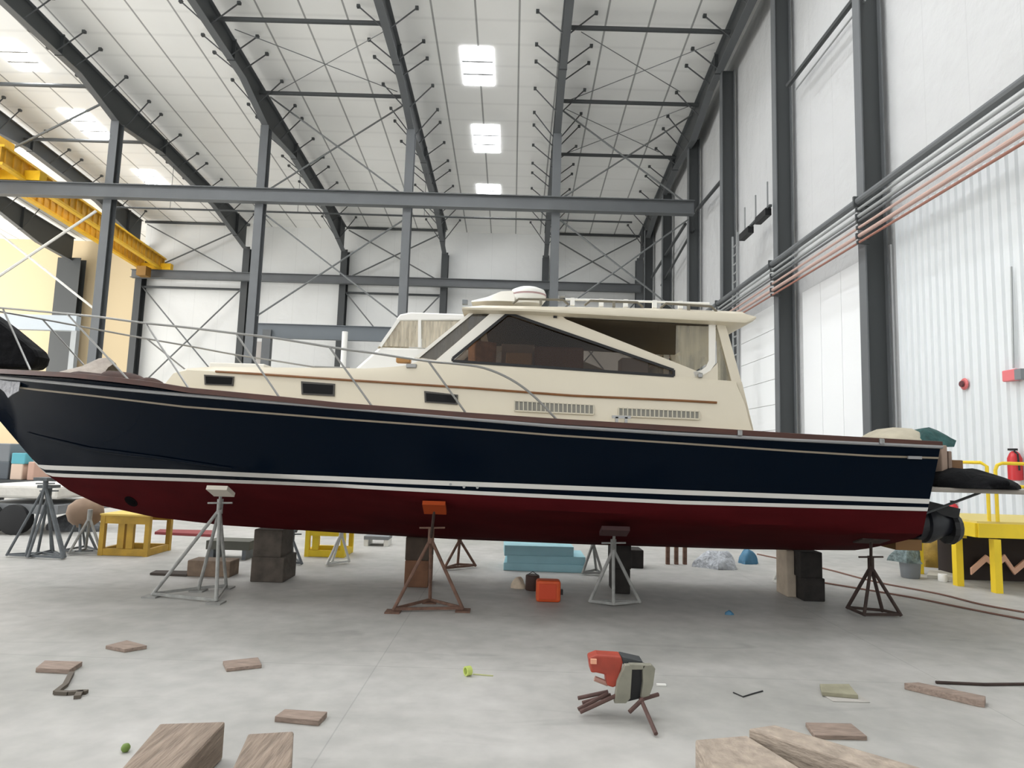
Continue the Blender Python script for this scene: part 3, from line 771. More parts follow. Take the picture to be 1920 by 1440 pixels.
# black seal round the side window
pts = [H(*p, BD+.004) for p in [(849, 677), (849, 672), (951, 589), (958, 589), (1263, 694), (1263, 705)]]
m = MB()
for a, b in zip(pts, pts[1:]+pts[:1]): m.bar(a, b, 0.03, 0.02, (0, 1, 0))
m.build('window_seal', BLACKR, o)
side([(787, 670), (817, 675), (925, 583), (893, 583)], 'quarter_window', GQ, BD-.03, 0.006)
m = MB(); A, B = H(786, 671), H(893, 583); m.add([A, B, mir(B), mir(A)], [(0, 1, 2, 3)]); m.build('windshield', GT, boat)
side([(1266, 690), (1300, 698), (1329, 680), (1329, 612), (1268, 610)], 'vinyl_curtain', PL, BD-.02, 0.004)
side([(1343, 612), (1362, 612), (1388, 716), (1345, 714)], 'vinyl_curtain', PL, BD-.02, 0.004)
q = H(1313, 704, BD+.01); MB().box(q, (0.05, 0.03, 0.05)).build('latch', CHROME, boat, bevel=.008)
q = H(1041, 592, BD+.012); MB().box(q, (0.04, 0.02, 0.05)).build('latch', BLACKR, boat)
# hardtop
BR = 1.27
UND = [(866, 581), (1000, 585), (1200, 596), (1412, 607)]
TPE = [(866, 573), (900, 565), (1100, 567), (1250, 570), (1400, 576), (1420, 590)]
rows = []
n = 30
for i in range(n+1):
    px = 866+(1418-866)*i/n
    u = PB(px, interp(UND, px)-(8 if i == n else 0), lambda X: BR); t = PB(px, interp(TPE, px), lambda X: BR)
    t = Vector((u.x, u.y, max(t.z, u.z+.03))); mid = dc(u.x)
    z0, z1 = u.z, t.z
    hs = [Vector((u.x, mid-BR+.12, z0)), Vector((u.x, mid-BR+.01, z0+.01)), Vector((u.x, mid-BR, z0+.03)), Vector((u.x, mid-BR+.02, z0+(z1-z0)*.6)), Vector((u.x, mid-BR+.14, z1-.02)), Vector((u.x, mid-.5, z1+.06))]
    rows.append(hs + [Vector((p.x, 2*mid-p.y, p.z)) for p in reversed(hs)])
MB().loft(rows, (True, True), True).build('hardtop', CREAM, boat, smooth=50)
rows = [[Vector((p[0].x, dc(p[0].x)-BR+.16, p[0].z-.012)), Vector((p[0].x, dc(p[0].x), p[0].z-.0)), Vector((p[0].x, dc(p[0].x)+BR-.16, p[0].z-.012))] for p in rows[2:-3]]
MB().loft(rows).build('headliner', HEAD, boat)
for a, b in (((962, 566), (1066, 568)), ((1096, 569), (1206, 573)), ((1238, 574), (1344, 581))):
    A = PB(a[0], a[1], lambda X: BR-.1); B = PB(b[0], b[1], lambda X: BR-.1); up = Vector((0, 0, .035))
    m = MB(); m.tube([A-Vector((0, 0, .02)), A.lerp(B, .1)+up, A.lerp(B, .9)+up, B-Vector((0, 0, .02))], 0.014, 8)
    m.box(A.lerp(B, .5)+Vector((0, 0, -.0)), (.03, .03, .06)); m.build('roof_handrail', mat('rail_bronze', (120, 114, 100), 0.4, .4), boat, smooth=True)
# radar dome and mast fairing
q = PB(990, 563, lambda X: 0.55); 
rd = MB().lathe(q, [(0.17, -.06), (0.215, 0), (0.22, .07), (0.20, .115), (0.13, .145), (0.03, .15)], 28).build('radar_dome', WHITE, boat, smooth=50)
m = MB(); m.lathe(q+Vector((0, 0, .04)), [(0.2225, 0), (0.2225, .02)], 28); m.build('dome_band', mat('faded_maroon', (170, 140, 140), 0.5), rd)
a, b = PB(885, 566, lambda X: .5), PB(965, 566, lambda X: .5)
mid = (a+b)/2
m = MB(); m.loft([[Vector((x, mid.y-w2, a.z-.03)), Vector((x, mid.y-w2*.8, a.z-.03+h2)), Vector((x, mid.y+w2*.8, a.z-.03+h2)), Vector((x, mid.y+w2, a.z-.03))] for x, w2, h2 in ((a.x, .12, .02), (a.x+.2, .2, .06), (mid.x+.1, .22, .13), (b.x, .22, .14))], (True, True)); m.build('mast_fairing', CREAMW, boat, smooth=50)
A, B = PB(1060, 561, lambda X: .75), PB(1330, 569, lambda X: .75)
m = MB(); m.tube([A, B], 0.014, 8)
m.build('folded_antenna', WHITE, boat)
for t in (0.05, 0.25, .42, .62, .8):
    q = A.lerp(B, t); MB().box(q-Vector((0, 0, .03)), (0.05, .05, .09)).build('antenna_clip', WHITE, boat)
q = PB(1048, 556, lambda X: .75); MB().tube([q-Vector((0, 0, .06)), q, q+Vector((.07, 0, .0))], .016, 8).build('horn', CHROME, boat)
q = PB(872, 567, lambda X: 1.0); MB().box(q, (0.06, .06, .05)).build('nav_light', GREYP, boat)
# interior: sole, bench, aft bulkhead
zi = H(1000, 720).z
xa, xb = H(850, 690).x, H(1370, 716).x
m = MB(); m.box(((xa+xb)/2, dc(0), zi-.25), (xb-xa, 2*BD-.3, .5)); m.build('cabin_furniture', mat('cabin_brown', (86, 66, 52), 0.7), boat)
# ---- bow rail, both sides
RAIL = [(-70, 571), (0, 577), (100, 586), (190, 595), (265, 605), (350, 614), (440, 625), (510, 633), (640, 654), (700, 662), (800, 677), (853, 682), (907, 690), (957, 711), (1000, 742), (1043, 786)]
brl = lambda X: max(.05, bs(X)-.06)
pts = [PB(a, b, brl) for a, b in RAIL]
def smoothpts(p, n=4):
    out = []
    for i in range(len(p)-1):
        p0, p1, p2, p3 = p[max(i-1, 0)], p[i], p[i+1], p[min(i+2, len(p)-1)]
        for k in range(n):
            t = k/n; out.append(0.5*((2*p1)+(p2-p0)*t+(2*p0-5*p1+4*p2-p3)*t*t+(3*p1-p0-3*p2+p3)*t**3))
    return out+[p[-1]]
rl = smoothpts(pts)
STN = [((5, 578), (57, 694)), ((126, 589), (240, 711)), ((273, 606), (353, 727)), ((443, 626), (523, 744)), ((617, 650), (697, 761)), ((803, 677), (873, 774))]
for sg in (-1, 1):
    f_ = (lambda p: p) if sg < 0 else mir
    rail = MB().tube([f_(p) for p in rl], 0.0125, 8).build('bow_rail', CHROME, boat, smooth=True)
    for a, b in STN:
        MB().tube([f_(PB(*a, brl)), f_(PB(*b, brl))], 0.011, 8).build('stanchion', CHROME, rail)
# ---- swim platform and jet drive
zp = P(1800, 916, 7.6).z
x1 = P(1852, 916, 7.6).x
MB().box(((XS+x1)/2, dc(5), zp), (x1-XS, 2.5, 0.05)).build('swim_platform', mat('platform_grey', (150, 142, 132), 0.6), boat, bevel=.015)
for yy in (dc(5)-.95, dc(5)+.95):
    MB().tube([(XS+.0, yy, zp-.32), (x1-.3, yy, zp-.03)], .015, 8).build('platform_strut', STEEL_D, boat)
q = P(1745, 985, 7.7)
jd = thing('tmp', q, '', ''); bpy.data.objects.remove(jd)
m = MB(); m.lathe(Vector((XS-.02, 7.75, q.z+.02)), [(0.22, 0), (.24, .06), (.2, .1), (.2, .34), (.23, .36), (.23, .42), (.15, .6), (.13, .72)], 20, 'X')
j = m.build('jet_drive', mat('jet_black', (26, 28, 34), 0.4, 0, .3, 12), boat, smooth=40)
MB().box((XS+.45, 7.75, q.z+.2), (0.5, 0.3, .12), ry=radians(12)).build('steering_bracket', BLACKR, j)
MB().lathe((XS+.62, 7.75, q.z-.02), [(0.19, 0), (.2, .05), (.16, .12)], 16, 'X').build('reverse_bucket', BLACKR, j)
m = MB(); m.box((XS+.1, 7.75, q.z-.22), (.3, .3, .12)); m.build('trim_tab', mat('tab_rust', (120, 86, 46), .7), j)

# ---- things on and in the boat
def wrap(name, c, rx, ry, h, m_, label, cat, seed, rough=0.22):
    return tag(MB().heap(c, rx, ry, h, seed, rough=rough).build(name, m_, smooth=60), label, cat)
zd = zs(-6.1)-.03
q = P(10, 690, 8.2)
m = MB(); pts = [P(a, b, 8.15) for a, b in ((-60, 565), (-20, 590), (10, 612), (38, 635), (62, 655), (68, 668), (64, 682), (55, 691), (-30, 688), (-70, 640))]
m.prism(pts, (0, .28, 0)); tag(m.build('anchor_cover', BLACKT, bevel=.05), 'black cloth cover bundled at the bow under the rail', 'cover')
m = MB()
ridge = [P(a, b, 8.3) for a, b in ((128, 697), (160, 685), (185, 672), (205, 670), (216, 680))]
lo1 = [Vector((p.x, 8.02, zs(p.x)-.01)) for p in ridge]; lo2 = [Vector((p.x, 8.6, zs(p.x)-.01)) for p in ridge]
m.loft([lo1, [a.lerp(b, .6)+Vector((0, -.02, .02)) for a, b in zip(lo1, ridge)], ridge, [a.lerp(b, .6) for a, b in zip(lo2, ridge)], lo2])
tag(m.build('deck_tarp', GREYF, smooth=40), 'pale grey brown cloth tented over the foredeck', 'tarp')
for i, (px, py, rx_, h_, lab) in enumerate(((225, 709, .30, .11, 'dark brown rag heap on the foredeck beside the tented cloth'), (275, 714, .22, .07, 'flat dark rag just ahead of the trunk cabin'), (170, 699, .22, .06, 'dark rope bundle at the foot of the tented cloth'))):
    p = P(px, py, 8.0); wrap('deck_rag', (p.x, 8.0, zs(p.x)-.04), rx_, .25, h_+.04, mat('rag_brown', (66, 46, 40), .9, 0, .4, 9), lab, 'rag', 20+i)
# masking tape sheet on the bow
m = MB(); pp = [(-8, 706), (20, 709), (38, 714), (35, 733), (22, 740), (15, 746), (8, 735), (-8, 722)]
m.prism([PB(a, b, lambda X: hb(X, zs(X)-.15)+.012) for a, b in pp], (0, .01, 0))
tag(m.build('tape_sheet', mat('grey_tape', (168, 168, 172), .6, 0, .3, 16, .5)), 'crumpled grey tape sheet stuck to the navy bow below the rail', 'tape')
def boxat(name, px0, py0, px1, py1, D, depth, m_, label, cat, zbase=None, bev=.01, rz=0.0, group=None):
    a = P(px0, py1, D); b = P(px1, py0, D); z0 = a.z if zbase is None else zbase
    return tag(MB().box(((a.x+b.x)/2, D+depth/2, (z0+b.z)/2), (b.x-a.x, depth, b.z-z0), rz).build(name, m_, bevel=bev), label, cat, group)
zi_ = zi
boxat('seat_back', 1001, 651, 1095, 694, 8.0, .25, BROWN, 'brown padded seat back seen through the yacht side window', 'seat', zi_, .03)
boxat('cardboard_box', 948, 662, 998, 690, 7.8, .3, mat('tan_box', (214, 178, 138), .8), 'tan box left of the brown seat inside the yacht', 'box', zi_)
o = boxat('instrument_panel', 880, 640, 925, 688, 8.0, .35, mat('dash', (190, 140, 100), .7, 0, .3, 12), 'brown instrument panel by the yacht windshield', 'panel', zi_, .02, .3)
boxat('white_cabinet', 940, 646, 1002, 664, 8.3, .4, mat('pale_pinkish', (236, 218, 205), .7), 'pale cabinet top behind the tan box inside the yacht', 'cabinet', zi_)
boxat('storage_crate', 1165, 672, 1215, 704, 8.6, .3, mat('mauve_crate', (200, 190, 186), .7), 'grey crate by the aft corner of the yacht side window', 'crate', zi_)
# stern clutter
zdk = zs(4.2)-.06
p = P(1690, 822, 7.6); wrap('canvas_bag', (p.x, 7.75, zdk), .36, .45, .24, BEIGE, 'beige canvas bundle on the yacht stern deck', 'bag', 3, .12)
m = MB(); rows = []
for a, b in (((1728, 803), (1722, 828)), ((1742, 801), (1745, 832)), ((1758, 807), (1765, 836)), ((1775, 816), (1782, 838)), ((1787, 824), (1789, 838))):
    A, B = P(*a, 7.55), P(*b, 7.35); rows.append([B, A.lerp(B, .4)+Vector((0, -.05, .02)), A, A+Vector((.02, .3, -.02)), B+Vector((0, .7, 0))])
m.loft(rows, (True, True), True); tag(m.build('green_tarp', TEAL, smooth=60), 'dark green tarp draped over the stern corner of the yacht', 'tarp')
boxat('cardboard_box', 1766, 835, 1776, 862, 7.3, .5, mat('taupe_card', (160, 138, 122), .8), 'narrow taupe box against the yacht transom', 'box', zp+.025)
boxat('cardboard_box', 1779, 846, 1785, 866, 7.4, .5, mat('taupe_card2', (150, 130, 116), .8), 'thin taupe board beside the transom box', 'box', zp+.025)
boxat('cardboard_box', 1786, 863, 1806, 893, 7.5, .5, mat('brown_card', (128, 96, 66), .8), 'brown carton standing on the swim platform', 'box', zp+.025)
wrap('black_tarp', ((XS+x1)/2+.04, 7.3, zp+.03), .36, .5, .2, BLACKT, 'black tarp heaped on the swim platform', 'tarp', 12, .3)

# ================================================================== stands, blocks and shop clutter
def stand(label, feet, apex, pad, m_, padm, cat='boat stand', foot_plates=True, Dpad=None, padw=0.3, padang=0.5, group='screw stands under the yacht', braces=True):
    fp = [FL(*f) for f in feet]; D = sum(p.y for p in fp)/len(fp)
    A = P(*apex, D); c0 = Vector((A.x, D, 0))
    r = thing('boat_stand', c0, label, cat, group)
    MB().tube([A-Vector((0, 0, .05)), A+Vector((0, 0, .12))], .035, 10).build('collar', m_, r)
    for p in fp:
        MB().tube([A, p+Vector((0, 0, .02))], .02, 8).build('leg', m_, r)
        if foot_plates: MB().box(p+Vector((0, 0, .008)), (.16, .16, .016)).build('foot_plate', m_, r)
    if braces:
        n_ = len(fp)
        for i in range(n_): MB().bar(fp[i]+Vector((0, 0, .035)), fp[(i+1) % n_]+Vector((0, 0, .035)), .02, .03).build('base_bar', m_, r)
    if pad:
        Dp = Dpad or D; T = P(*pad, Dp)
        MB().tube([A, T], .016, 8).build('screw', RUSTD if m_ is RUST or m_ is RUSTD else m_, r)
        zz = A.lerp(T, .35); MB().tube([zz+Vector((-.14, 0, 0)), zz+Vector((.14, 0, .01))], .011, 6).build('handle', m_, r)
        MB().box(T+Vector((0, .0, 0)), (padw, .22, .045), rx=padang).build('pad', padm, r)
    return r
stand('pale grey boat stand under the bow, with one long left leg', [(285, 1119), (405, 1131), (424, 1103), (372, 1108)], (412, 955), (414, 921), JACKG, mat('pad_pale', (190, 182, 170), .8), Dpad=7.02, padw=.22, padang=-.4)
stand('rusty boat stand with an orange pad, left of the blue foam', [(737, 1148), (806, 1130), (868, 1146)], (808, 1010), (815, 952), RUST, mat('pad_orange', (150, 62, 28), .8, spec=.1), Dpad=7.02, padw=.24, padang=-.55)
stand('light grey boat stand with dark pad, right of the orange case', [(1105, 1132), (1150, 1138), (1200, 1133)], (1150, 1030), (1152, 996), JACKG, mat('pad_dark', (60, 34, 34), .8), Dpad=7.2, foot_plates=False, padang=-.4)
stand('dark rusty boat stand near the stern, rightmost', [(1588, 1144), (1620, 1158), (1690, 1158), (1655, 1150)], (1633, 1062), (1633, 1012), RUSTD, RUSTD, Dpad=7.35, foot_plates=False, padang=-.3)
bk = [('far side boat stand seen between the first keel blocks and yellow stand', [(525, 1058), (566, 1060), (548, 1048)], (548, 1010), JACKD),
      ('white legged far side boat stand beside the middle yellow stand', [(612, 1062), (622, 1058), (655, 1056)], (640, 1000), mat('white_paint', (214, 214, 208), .6)),
      ('far side boat stand just right of the red brown keel block', [(832, 1070), (858, 1062), (892, 1064)], (862, 1012), RUST),
      ('pale far side boat stand right of the blue foam sheets', [(1092, 1078), (1118, 1072), (1130, 1079)], (1112, 1018), JACKG),
      ('white far side boat stand beside the pale stern block', [(1450, 1093), (1478, 1100), (1490, 1090)], (1478, 1035), mat('white_paint', (214, 214, 208), .6))]
for lab, ft, ap, mm in bk:
    D = 1.0; A = ap
    stand(lab, ft, ap, (ap[0], ap[1]-22), mm, mm, foot_plates=False, padw=.2, padang=.5, group='far side screw stands')
# keel blocks (each block its own thing)
def block(px0, px1, py0, py1, D, depth, m_, label, zb=None, group='keel blocks under the yacht', rz=0.0, name='keel_block'):
    return boxat(name, px0, py0, px1, py1, D, depth, m_, label, 'block', zb, .012, rz, group)
Dk = FL(500, 1092).y
z1 = P(500, 1046, Dk).z
block(468, 533, 1046, 1092, Dk, .5, WOODD, 'grey brown keel block on the floor, lower of the left pair', 0)
block(473, 530, 994, 1046, Dk+.03, .45, WOODD, 'grey brown keel block touching the keel, upper of the left pair', z1)
Dk = FL(785, 1102).y; z1 = P(785, 1052, Dk).z
block(757, 804, 1052, 1102, Dk, .5, WOODR, 'red brown keel block behind the orange padded stand, lower one', 0)
block(759, 806, 1008, 1052, Dk+.02, .5, mat('shadow_block', (74, 62, 52), .9, 0, .3, 6), 'darker brown keel block on top of the red brown one', z1)  # upper block's brown darkened to stand for shade under the keel
Dk = FL(1165, 1114).y; z1 = P(1165, 1068, Dk).z
block(1152, 1182, 1068, 1114, Dk, .5, WOODB, 'blackish keel block behind the light grey stand, lower one', 0)
block(1150, 1184, 1018, 1068, Dk+.02, .5, WOODB, 'blackish keel block behind the light grey stand, upper one', z1)
Db = FL(1195, 1066).y; block(1180, 1207, 1032, 1066, Db, .4, WOODB, 'black crate with pale lid right of the light grey stand', 0, name='wood_crate', group=None)
Dk = FL(1525, 1128).y; z1 = P(1525, 1082, Dk).z
block(1507, 1547, 1085, 1128, Dk, .5, WOODB, 'black stern keel block on the floor, lower one', 0)
block(1502, 1542, 1036, 1085, Dk+.02, .5, WOODB, 'black stern keel block under the keel, upper one', P(1525, 1085, Dk).z)
Dq = FL(1490, 1120).y; block(1476, 1504, 1033, 1120, Dq, .35, WOODL, 'tall pale block standing beside the black stern blocks', 0)
Dq = FL(390, 1082).y; block(349, 432, 1053, 1082, Dq, .3, mat('beam_brown', (122, 104, 88), .9, 0, .3, 8), 'short brown timber behind the bow stand', 0, name='timber_block', group=None)
Dq = FL(415, 1036).y
ds = thing('plank_trestle', FL(430, 1050), 'low grey trestle with dark planks behind the bow stand', 'trestle')
a, b = P(392, 1020, 10.2), P(472, 1020, 10.2)
MB().box(((a.x+b.x)/2, 10.3, a.z), (b.x-a.x, .4, .13)).build('plank', mat('slate_plank', (92, 92, 84), .9), ds)
for x in (a.x+.08, b.x-.08): MB().box((x, 10.3, (a.z-.06)/2), (.06, .35, a.z-.06)).build('leg', JACKD, ds)
def slab(pix, h, m_, name, label, cat, bev=.004, group=None, lift=0.0):
    pts = [FL(*p, h) for p in pix]; pts = [Vector((p.x, p.y, lift)) for p in pts]
    return tag(MB().prism(pts, (0, 0, h)).build(name, m_, bevel=bev), label, cat, group)
slab([(281, 1074), (292, 1069), (352, 1070), (350, 1077)], .03, mat('dark_plank', (66, 58, 52), .9), 'wood_plank', 'dark flat plank on the floor left of the short brown timber', 'plank')
# yellow stands
def ystand(label, px0, px1, pyt, pyb, depth, m_, inner):
    D = FL((px0+px1)/2, pyb).y; a = P(px0, pyb, D); b = P(px1, pyt, D); h = b.z; w_ = b.x-a.x; x0, x1 = a.x, b.x
    r = thing('yellow_stand', ((x0+x1)/2, D+depth/2, 0), label, 'stand')
    s_ = .07
    for x in (x0+s_/2, x1-s_/2):
        for y in (D+s_/2, D+depth-s_/2): MB().box((x, y, h/2), (s_, s_, h)).build('leg', m_, r)
    for y in (D+s_/2, D+depth-s_/2):
        MB().box(((x0+x1)/2, y, h-.06), (w_-2*s_, s_-.01, .12)).build('top_rail', m_, r); MB().box(((x0+x1)/2, y, .055), (w_-2*s_, s_-.01, .1)).build('bottom_rail', m_, r)
    for x in (x0+s_/2, x1-s_/2): MB().box((x, D+depth/2, .055), (s_-.01, depth-2*s_, .1)).build('side_rail', m_, r)
    MB().box(((x0+x1)/2, D+depth/2, h+.0125), (w_+.03, depth, .025)).build('top_plate', mat('worn_yellow', (222, 190, 96), .6), r)
    for t in inner: MB().box((x0+w_*t, D+.05, h/2), (.1, .06, h-.22)).build('middle_post', m_, r)
    return r
ystand('yellow steel work stand near the bow, left', 182, 282, 969, 1043, .7, YEL2, (.42, .6))
ystand('smaller yellow steel stand under the middle of the yacht', 570, 648, 992, 1045, .6, YEL3, (.25,))
# blue foam sheets
D = FL(1020, 1072).y
for i, (x0, x1, y0, y1, lab) in enumerate(((945, 1096, 1060, 1073, 'bottom pale blue foam sheet of the stack under the hull'), (950, 1098, 1045, 1060, 'middle pale blue foam sheet of the stack under the hull'), (944, 1075, 1026, 1045, 'thick top blue foam sheet of the stack under the hull'))):
    boxat('foam_sheet', x0, y0, x1, y1, D+.02*i, .7, FOAM, lab, 'foam sheet', P(1020, y1, D).z if i else 0, .006, .03*(i-1), 'blue foam sheets')
# orange case etc.
D = FL(1028, 1130).y
oc = thing('orange_case', FL(1028, 1130), 'bright orange tool case standing on the floor under the hull', 'case')
a, b = P(1005, 1130, D), P(1052, 1090, D)
MB().box(((a.x+b.x)/2, D+.09, b.z/2), (b.x-a.x, .18, b.z)).build('body', ORANGE, oc, bevel=.03)
MB().box(((a.x+b.x)/2-.01, D-.003, b.z/2), ((b.x-a.x)*.7, .012, b.z*.7)).build('front_panel', mat('orange_deep', (196, 66, 30), .6), oc, bevel=.004)
MB().box((b.x+.015, D+.08, b.z*.45), (.03, .06, .06)).build('latch', BLACKR, oc)
q = FL(998, 1106)
dcn = thing('dark_can', q, 'dark brown can behind the orange case', 'can')
MB().lathe(q, [(0.085, 0), (.09, .01), (.09, .18), (.08, .19)], 18).build('can', mat('can_brown', (66, 44, 36), .6), dcn, smooth=40)
MB().tube([q+Vector((-.08, 0, .18)), q+Vector((0, 0, .23)), q+Vector((.08, 0, .18))], .006, 6).build('handle', STEEL_D, dcn)
wrap('paper_bag', FL(972, 1102), .09, .08, .14, mat('kraft', (214, 196, 172), .8, 0, .15, 12), 'crumpled pale paper bag left of the dark can', 'bag', 5)
wrap('plastic_bag', FL(1345, 1064), .32, .22, .26, BAG, 'shiny grey plastic bag heap under the stern half of the hull', 'bag', 6, .3)
wrap('blue_bag', FL(1402, 1056), .16, .14, .24, BLUEC, 'blue plastic bag right of the grey plastic heap', 'bag', 8, .2)
for i, px in enumerate((1252, 1268, 1284)):
    D = FL(px, 1058).y
    a = P(px, 1020, D); tag(MB().box((a.x, D, a.z/2), (.06, .06, a.z)).build('short_post', RUST), ['leftmost short rusty post left of the plastic heap', 'middle short rusty post left of the plastic heap', 'right short rusty post beside the plastic heap'][i], 'post', 'short rusty posts')
# white low bench, posts far under hull
D = FL(730, 1022).y
wb = thing('low_bench', FL(730, 1022), 'white legged low grey bench far behind the keel', 'bench')
a, b = P(686, 1022, D), P(732, 1004, D)
MB().box(((a.x+b.x)/2, D, b.z-.03), (b.x-a.x, .4, .06)).build('seat', GREYP, wb)
for x in (a.x+.04, b.x-.04): MB().box((x, D, (b.z-.06)/2), (.08, .38, b.z-.06)).build('leg', WHITE, wb)
slab([(290, 997), (300, 992), (400, 994), (398, 1002)], .05, mat('maroon_board', (130, 52, 54), .7), 'red_board', 'long dull red board on the floor behind the bow keel', 'board')

# right: bucket with plastic, yellow platform
q = FL(1707, 1083)
bk_ = thing('grey_bucket', q, 'grey bucket full of plastic wrap below the jet drive', 'bucket')
MB().lathe(q, [(0.12, 0), (.13, .01), (.15, .24), (.155, .25)], 20).build('pail', GREYP, bk_, smooth=40)
tag(MB().heap(q+Vector((-.04, 0, .24)), .2, .18, .26, 15, rough=.35).build('plastic_wrap', mat('teal_grey_wrap', (112, 128, 128), .35, 0, .5, 14, .7), smooth=60), 'crumpled grey green plastic wrap stuffed in the bucket', 'plastic wrap')
q = FL(1768, 1090)
tag(MB().lathe(q, [(0.06, 0), (.065, .01), (.065, .1), (.06, .11)], 16).build('white_can', WHITE, smooth=40), 'small white can on the floor left of the platform leg', 'can')
slab([(1738, 1078), (1742, 1068), (1794, 1070), (1792, 1082)], .05, mat('pale_board', (196, 192, 180), .8), 'pale_board', 'pale board lying behind the white can', 'board')
pf = thing('work_platform', FL(1868, 1112), 'yellow steel work platform with pipe railing at the right edge', 'platform')
Dp = FL(1868, 1112).y; Dq = FL(1795, 1098).y
zt_ = P(1860, 978, Dp).z; zb_ = P(1860, 1007, Dp).z
xl, xr = P(1832, 990, Dp).x, P(2150, 990, Dp).x
Db = Dp+1.5
MB().box(((xl+xr)/2, (Dp+Db)/2, zt_-.02), (xr-xl, Db-Dp, .04)).build('deck', mat('deck_yellow_grey', (214, 196, 120), .7), pf)
MB().box(((xl+xr)/2, Dp, (zt_+zb_)/2-.02), (xr-xl, .06, zt_-zb_-.02)).build('front_beam', YEL3, pf)
MB().box((xl, (Dp+Db)/2, (zt_+zb_)/2-.02), (.06, Db-Dp, zt_-zb_-.02)).build('side_beam', YEL3, pf)
zb_ -= .03; q1 = P(1869, 1050, Dp).x; q2 = P(1795, 1050, Db).x
for x, y in ((q1, Dp+.02), (xl+.05, Db-.05), (xr-.2, Dp+.02), (P(1912, 1040, Db).x, Db-.05)):
    MB().box((x, y, zb_/2), (.10, .10, zb_)).build('leg', YEL3, pf)
MB().box((P(1796, 1060, Dq).x, Dq, zb_/2), (.10, .10, zb_)).build('leg', YEL3, pf)
MB().box((P(1796, 1060, Dq).x+.1, (Dq+Db)/2, zb_), (.10, Db-Dq, .1)).build('side_beam', YEL3, pf)
zt2 = P(1860, 868, Dp).z; zm2 = P(1890, 912, Dp).z
xa_ = P(1868, 920, Dp).x
def rail(pts, nm='railing_pipe'): MB().tube(pts, .024, 8).build(nm, YEL3, pf, smooth=True)
rail([(xa_, Dp, zt_), (xa_, Dp, zt2-.1), (xa_+.03, Dp, zt2-.03), (xa_+.1, Dp, zt2), (xr, Dp, zt2)])
rail([(xa_, Dp, zm2), (xr, Dp, zm2)])
xl2 = P(1857, 920, Dp).x
rail([(xl2, Dp+.05, zt_), (xl2, Dp+.05, zt2-.05), (xl2-.05, Dp+.1, zt2), (xl2-.05, Db, zt2), (xl2-.05, Db, zt_)])
rail([(xl2, Dp+.05, zm2), (xl2-.05, Db, zm2)])
# below the platform
D = FL(1765, 1066).y
wrap('yellow_tarp', FL(1770, 1066)+Vector((.1, .3, 0)), .45, .3, .55, mat('mustard_tarp', (140, 112, 40), .8, 0, .35, 6, .3), 'mustard yellow tarp heap below the jet drive', 'tarp', 31, .15)
pt = [FL(1822, 1092), FL(1990, 1092)]
D = Dp+.9
a, b = P(1815, 1085, D), P(2050, 1010, D)
tag(MB().box(((a.x+b.x)/2, D+.4, b.z/2), (b.x-a.x, .6, b.z)).build('storage_box', mat('dark_brown_box', (44, 34, 30), .8)), 'dark brown storage box under the yellow platform', 'box')
zz = [(1822, 1078), (1850, 1053), (1868, 1066), (1885, 1052), (1903, 1078), (1922, 1062), (1945, 1085)]
D2_ = D-.06
m = MB()
P2 = [P(x, y, D2_) for x, y in zz]
up_ = Vector((0, 0, .10))
for p, q in zip(P2, P2[1:]): m.hexa([p, p+up_, p+up_+Vector((0, .03, 0)), p+Vector((0, .03, 0))], [q, q+up_, q+up_+Vector((0, .03, 0)), q+Vector((0, .03, 0))])
tag(m.build('zigzag_strip', PEACH), 'peach zigzag strip leaning against the dark box under the platform', 'strip')
# cables over the floor at right
def cable(pix, label, mt, r=.012):
    tag(MB().tube(smoothpts([FL(a, b)+Vector((0, 0, r)) for a, b in pix]), r, 6).build('floor_cable', mt, smooth=True), label, 'cable')
BRN = mat('brown_cable', (120, 88, 76), .8)
cable([(1420, 1040), (1540, 1066), (1640, 1092), (1760, 1115), (1840, 1135), (1935, 1152)], 'upper brown cable running over the floor at right', BRN)
cable([(1520, 1090), (1700, 1120), (1790, 1138), (1860, 1152), (1935, 1166)], 'lower brown cable running over the floor at right', BRN)

# left background
def lstand(label, feet, apex, m_=JACKD, pad=True): return stand(label, feet, apex, (apex[0], apex[1]-14) if pad else None, m_, m_, foot_plates=False, group='spare boat stands at left', padw=.2, padang=0)
lstand('tall slate boat stand at the bow with a leg reaching the left edge', [(12, 1044), (48, 1046), (118, 1050), (100, 1040)], (85, 912))
lstand('slate boat stand close behind the tall bow stand', [(52, 1048), (70, 1040), (122, 1048), (96, 1036)], (92, 926))
lstand('slate boat stand with splayed legs under the tan fender', [(118, 1036), (150, 1040), (182, 1036), (160, 1028)], (150, 965), JACKD, False)
lstand('slate boat stand next to the yellow stand at left', [(128, 1042), (160, 1034), (190, 1040)], (168, 970), JACKG, False)
q = P(160, 962, FL(150, 1040).y+.35)
fd = tag(MB().lathe(q-Vector((.0, 0, .24)), [(0.03, 0), (.12, .03), (.22, .12), (.26, .24), (.24, .36), (.14, .45), (.03, .48)], 22).build('round_fender', TAN, smooth=60), 'round tan fender resting on stands left of the yellow stand', 'fender')
